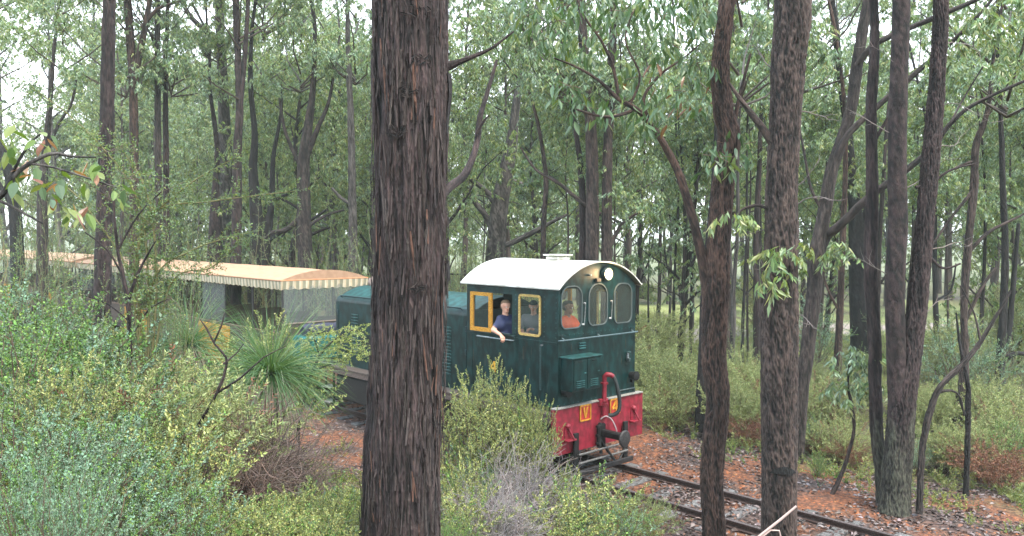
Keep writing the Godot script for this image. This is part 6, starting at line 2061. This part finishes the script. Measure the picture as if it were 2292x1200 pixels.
	for i in 70:
		var depth := rnd(24, 60)
		var px := rnd(-80, 2380)
		var f := foot(px, depth)
		if across(f) > -4.5: continue
		if px > 1420 and px < 2250 and depth > 26 and rng.randf() < 0.75: continue
		var pr: Node3D = [soft_a, blue_a, yell_a, soft_b, lush_a][rng.randi() % 5]
		var s := rnd(1.1, 2.0)
		var x := Transform3D(Basis(Vector3.UP, rnd(0, TAU)).scaled(Vector3(s, s, s)), f)
		copy(pr, "%s understorey bush %s, %s" % ["feathery" if pr == soft_a else "grey-green" if pr == blue_a else "yellowish" if pr == yell_a else "olive" if pr == soft_b else "bright green", near_what(px), "close behind the line" if depth < 36 else "deep in the forest"], x, g)
	for q: Array in [[1660, 700, 21.0], [1830, 720, 24.0], [1900, 740, 18.5], [2080, 720, 21.0], [2140, 680, 24.0], [2220, 720, 19.0], [2290, 660, 21.0], [40, 380, 34.0], [170, 420, 33.0], [290, 400, 32.0], [420, 430, 30.0], [560, 440, 28.0], [640, 470, 27.0], [745, 480, 26.0], [820, 470, 25.5], [1040, 470, 26.0], [1080, 500, 25.0], [1700, 700, 27.0], [1990, 640, 26.0]]:
		plant(wisp, first, q[0], q[1], q[2], "tall wispy wattle beyond the line, %s, %s" % [near_what(q[0]), "nearer" if q[2] < 24 else "farther"], "wispy wattles in the understorey")
	grass_trees()
	dead_things()
	low_cover(sy, sl, sb, sf)

func grass_trees() -> void:
	for q: Array in [[606, 836, 11.0, 560, 1.1, "grass tree with long green needle leaves and brown skirt, left of the thick tree"], [425, 770, 14.0, 300, 1.15, "farther grass tree, half hidden below the yellow carriage doors"]]:
		var head := at(q[0], q[1], q[2])
		var base := foot(q[0] + 22, q[2])
		base.y -= 0.1
		var o := thing("grass_tree", q[5], "grass tree", base)
		var c := head - base
		var a := Acc.new()
		limb(a, PackedVector3Array([Vector3.ZERO, c * 0.5 + Vector3(0.03, 0, 0), c]), PackedFloat32Array([0.13, 0.12, 0.10]), 20, 0.05, 0.012, 40.0, BARK.char[0], BARK.char[1], 3.0)
		part("trunk", a, M.bark, o)
		a = Acc.new()
		for i in q[3] * 2:
			var az := rnd(0, TAU)
			var el := asin(rnd(-0.55, 0.97))
			var d := Vector3(cos(az) * cos(el), sin(el), sin(az) * cos(el))
			var L: float = rnd(0.75, 1.1) * q[4]
			var g := rnd(0.0, 1.0)
			var col := vary(Color(0.045, 0.115, 0.04).lerp(Color(0.17, 0.26, 0.11), g * g), 0.15)
			var s := d.cross(rdir()).normalized()
			var p := c + d * 0.05
			var w := 0.0036
			var limp := rnd(0.015, 0.075) * (3.0 if rng.randf() < 0.15 else 1.0)
			for k in 5:
				var d2 := (d + Vector3(0, -limp * (k + 1) * (0.4 + cos(el) * 0.7), 0)).normalized()
				var p2 := p + d2 * L / 5.0
				var w2 := w * (0.9 if k < 4 else 0.15)
				a.quad(p - s * w, p2 - s * w2, p2 + s * w2, p + s * w, col)
				p = p2; d = d2; w = w2
		part("needle_leaves", a, M.leaf, o, "", "stuff")
		a = Acc.new()
		for i in q[3]:
			var az := rnd(0, TAU)
			var d := Vector3(cos(az) * 0.9, rnd(-0.6, 0.3), sin(az) * 0.9).normalized()
			var L: float = rnd(0.5, 0.85) * q[4]
			var col := vary(Color(0.22, 0.15, 0.12).lerp(Color(0.30, 0.22, 0.18), rng.randf()), 0.2)
			var s := d.cross(Vector3.UP).normalized()
			var p := c - Vector3(0, 0.04, 0) + d * 0.07
			for k in 5:
				var d2 := (d + Vector3(0, -0.6, 0)).normalized()
				var p2 := p + d2 * L / 5.0
				a.quad(p - s * 0.0025, p2 - s * 0.002, p2 + s * 0.002, p + s * 0.0025, col)
				p = p2; d = d2
		part("dead_skirt", a, M.dry, o, "brown skirt of dead leaves", "stuff")

func dead_things() -> void:
	for q: Array in [[1165, 1000, 11.2, 380, 0.5, "grey tangle of dead twigs before the locomotive's front corner"], [1115, 1090, 9.4, 360, 0.55, "grey tangle of dead twigs at the bottom centre"], [530, 870, 7.0, 260, 0.6, "brown twiggy half-dead shrub right of the crooked sapling"], [625, 935, 8.0, 260, 0.55, "brown twiggy half-dead shrub at the foot of the grass tree"], [500, 985, 5.9, 240, 0.5, "brown twiggy half-dead shrub low beside the crooked sapling"]]:
		var brown: bool = q[0] < 800
		var f := foot(q[0], q[2])
		var H: float = at(q[0], q[1], q[2]).y - f.y
		var o := thing("dead_shrub", q[5], "dead shrub", f)
		var a := Acc.new()
		for i in q[3]:
			var az := rnd(0, TAU)
			var rr: float = q[4] * sqrt(rng.randf())
			var p := Vector3(cos(az) * rr * 0.4, 0, sin(az) * rr * 0.4)
			var d := Vector3(cos(az) * 0.5, 1.3, sin(az) * 0.5).normalized()
			var pts := PackedVector3Array([p])
			var rad := PackedFloat32Array([0.005])
			var L: float = H * rnd(0.6, 1.25)
			for k in 8:
				d = (d + rdir() * 0.42 + Vector3(0, -0.10 if k > 3 else 0.0, 0)).normalized()
				p += d * L / 8.0
				if p.y < 0.02: p.y = 0.02
				pts.append(p); rad.append(lerpf(0.0045, 0.0018, k / 8.0))
			a.tube(pts, rad, 4, vary(Color(0.105, 0.072, 0.058) if brown else Color(0.20, 0.175, 0.17), 0.35), false)
			for t in 3:
				var k := 3 + rng.randi() % 5
				var d2 := rdir()
				var b := pts[k]
				var tp := PackedVector3Array([b])
				for m in 3:
					d2 = (d2 + rdir() * 0.5).normalized()
					b += d2 * 0.06
					tp.append(b)
				a.tube(tp, PackedFloat32Array([0.0025, 0.002, 0.0018, 0.001]), 3, vary(Color(0.14, 0.098, 0.078) if brown else Color(0.22, 0.19, 0.185), 0.35), false)
		part("twigs", a, M.dry, o, "", "stuff")
	var st := [[[1690, 1208, 6], [1745, 1165, 6], [1783, 1133, 5]], [[1690, 1215, 5], [1725, 1187, 4], [1744, 1188, 4], [1750, 1212, 4]]]
	var o := thing("dead_stick", "pale bent stick at the bottom leaning across the stout gum", "stick", at(1720, 1200, 9.3))
	for s: Array in st:
		var lp := stem_points(s, 9.3, false)
		var a := Acc.new()
		a.tube(Transform3D(Basis.IDENTITY, -o.position) * (lp[0] as PackedVector3Array), lp[1], 7, Color(0.40, 0.30, 0.27))
		part("twig", a, M.twig, o)
	o = thing("fallen_branch", "dark fallen branch propped at the foot of the grass tree", "branch", foot(700, 9.6))
	var lp := stem_points([[640, 990, 9], [665, 1030, 11], [690, 1075, 10], [712, 1110, 7]], 9.6, false)
	var a := Acc.new()
	limb(a, Transform3D(Basis.IDENTITY, -o.position) * (lp[0] as PackedVector3Array), lp[1], 10, 0.05, 0.005, 50.0, BARK.char[0], BARK.brown[1], 4.0)
	part("stem", a, M.bark, o)

func low_cover(sy: Array, sl: Array, sb: Array, sf: Array) -> void:
	var sets := [[sy, 3800, "olive ground cover"], [sl, 1500, "green ground cover"], [sb, 1700, "grey-green ground cover"], [sf, 5200, "fine pale ground cover"]]
	var k := 0
	for s: Array in sets:
		var spots := []
		var n := 0
		while spots.size() < s[1] and n < 60000:
			n += 1
			var q: Vector3
			if k < 3: q = Vector3(rnd(-19, -1), 0, rnd(2.2, 12.5))
			else: q = Vector3(rnd(-34, 3), 0, rnd(-26, -3.4))
			if k < 3 and rng.randf() < 0.08: q = Vector3(rnd(-9, 2), 0, rnd(-3.6, -2.2))
			var p := track * q
			if k < 3 and patch_noise.get_noise_2d(p.x * 2.2, p.z * 2.2 + 17 * k) < rnd(-0.15, 0.25): continue
			if k < 3 and absf(q.z) < 3.6 and rng.randf() < 0.75: continue
			p.y = gh(p.x, p.z) - 0.01
			var sc := rnd(0.7, 1.7)
			spots.append(Transform3D((Basis(Vector3.UP, rnd(0, TAU)) * Basis(Vector3.RIGHT, rnd(-0.6, 0.6))).scaled_local(Vector3(sc, sc, sc)), p))
		var a := Acc.new()
		var src: Array = s[0]
		for i in 3: a.stamp(src[i], Transform3D(Basis(Vector3.UP, i * 2.1) * Basis(Vector3.RIGHT, 0.5 * (i + 0.3)), Vector3(rnd(-0.03, 0.03), 0, rnd(-0.03, 0.03))))
		scatter("ground_cover", "%s of small sprigs on the %s" % [s[2], "bank in the foreground" if k < 3 else "forest floor beyond the track"], a.mesh(), M.leaf, spots, [Color(1, 1, 1), Color(0.8, 0.85, 0.75)], "ground cover", 0.15)
		k += 1
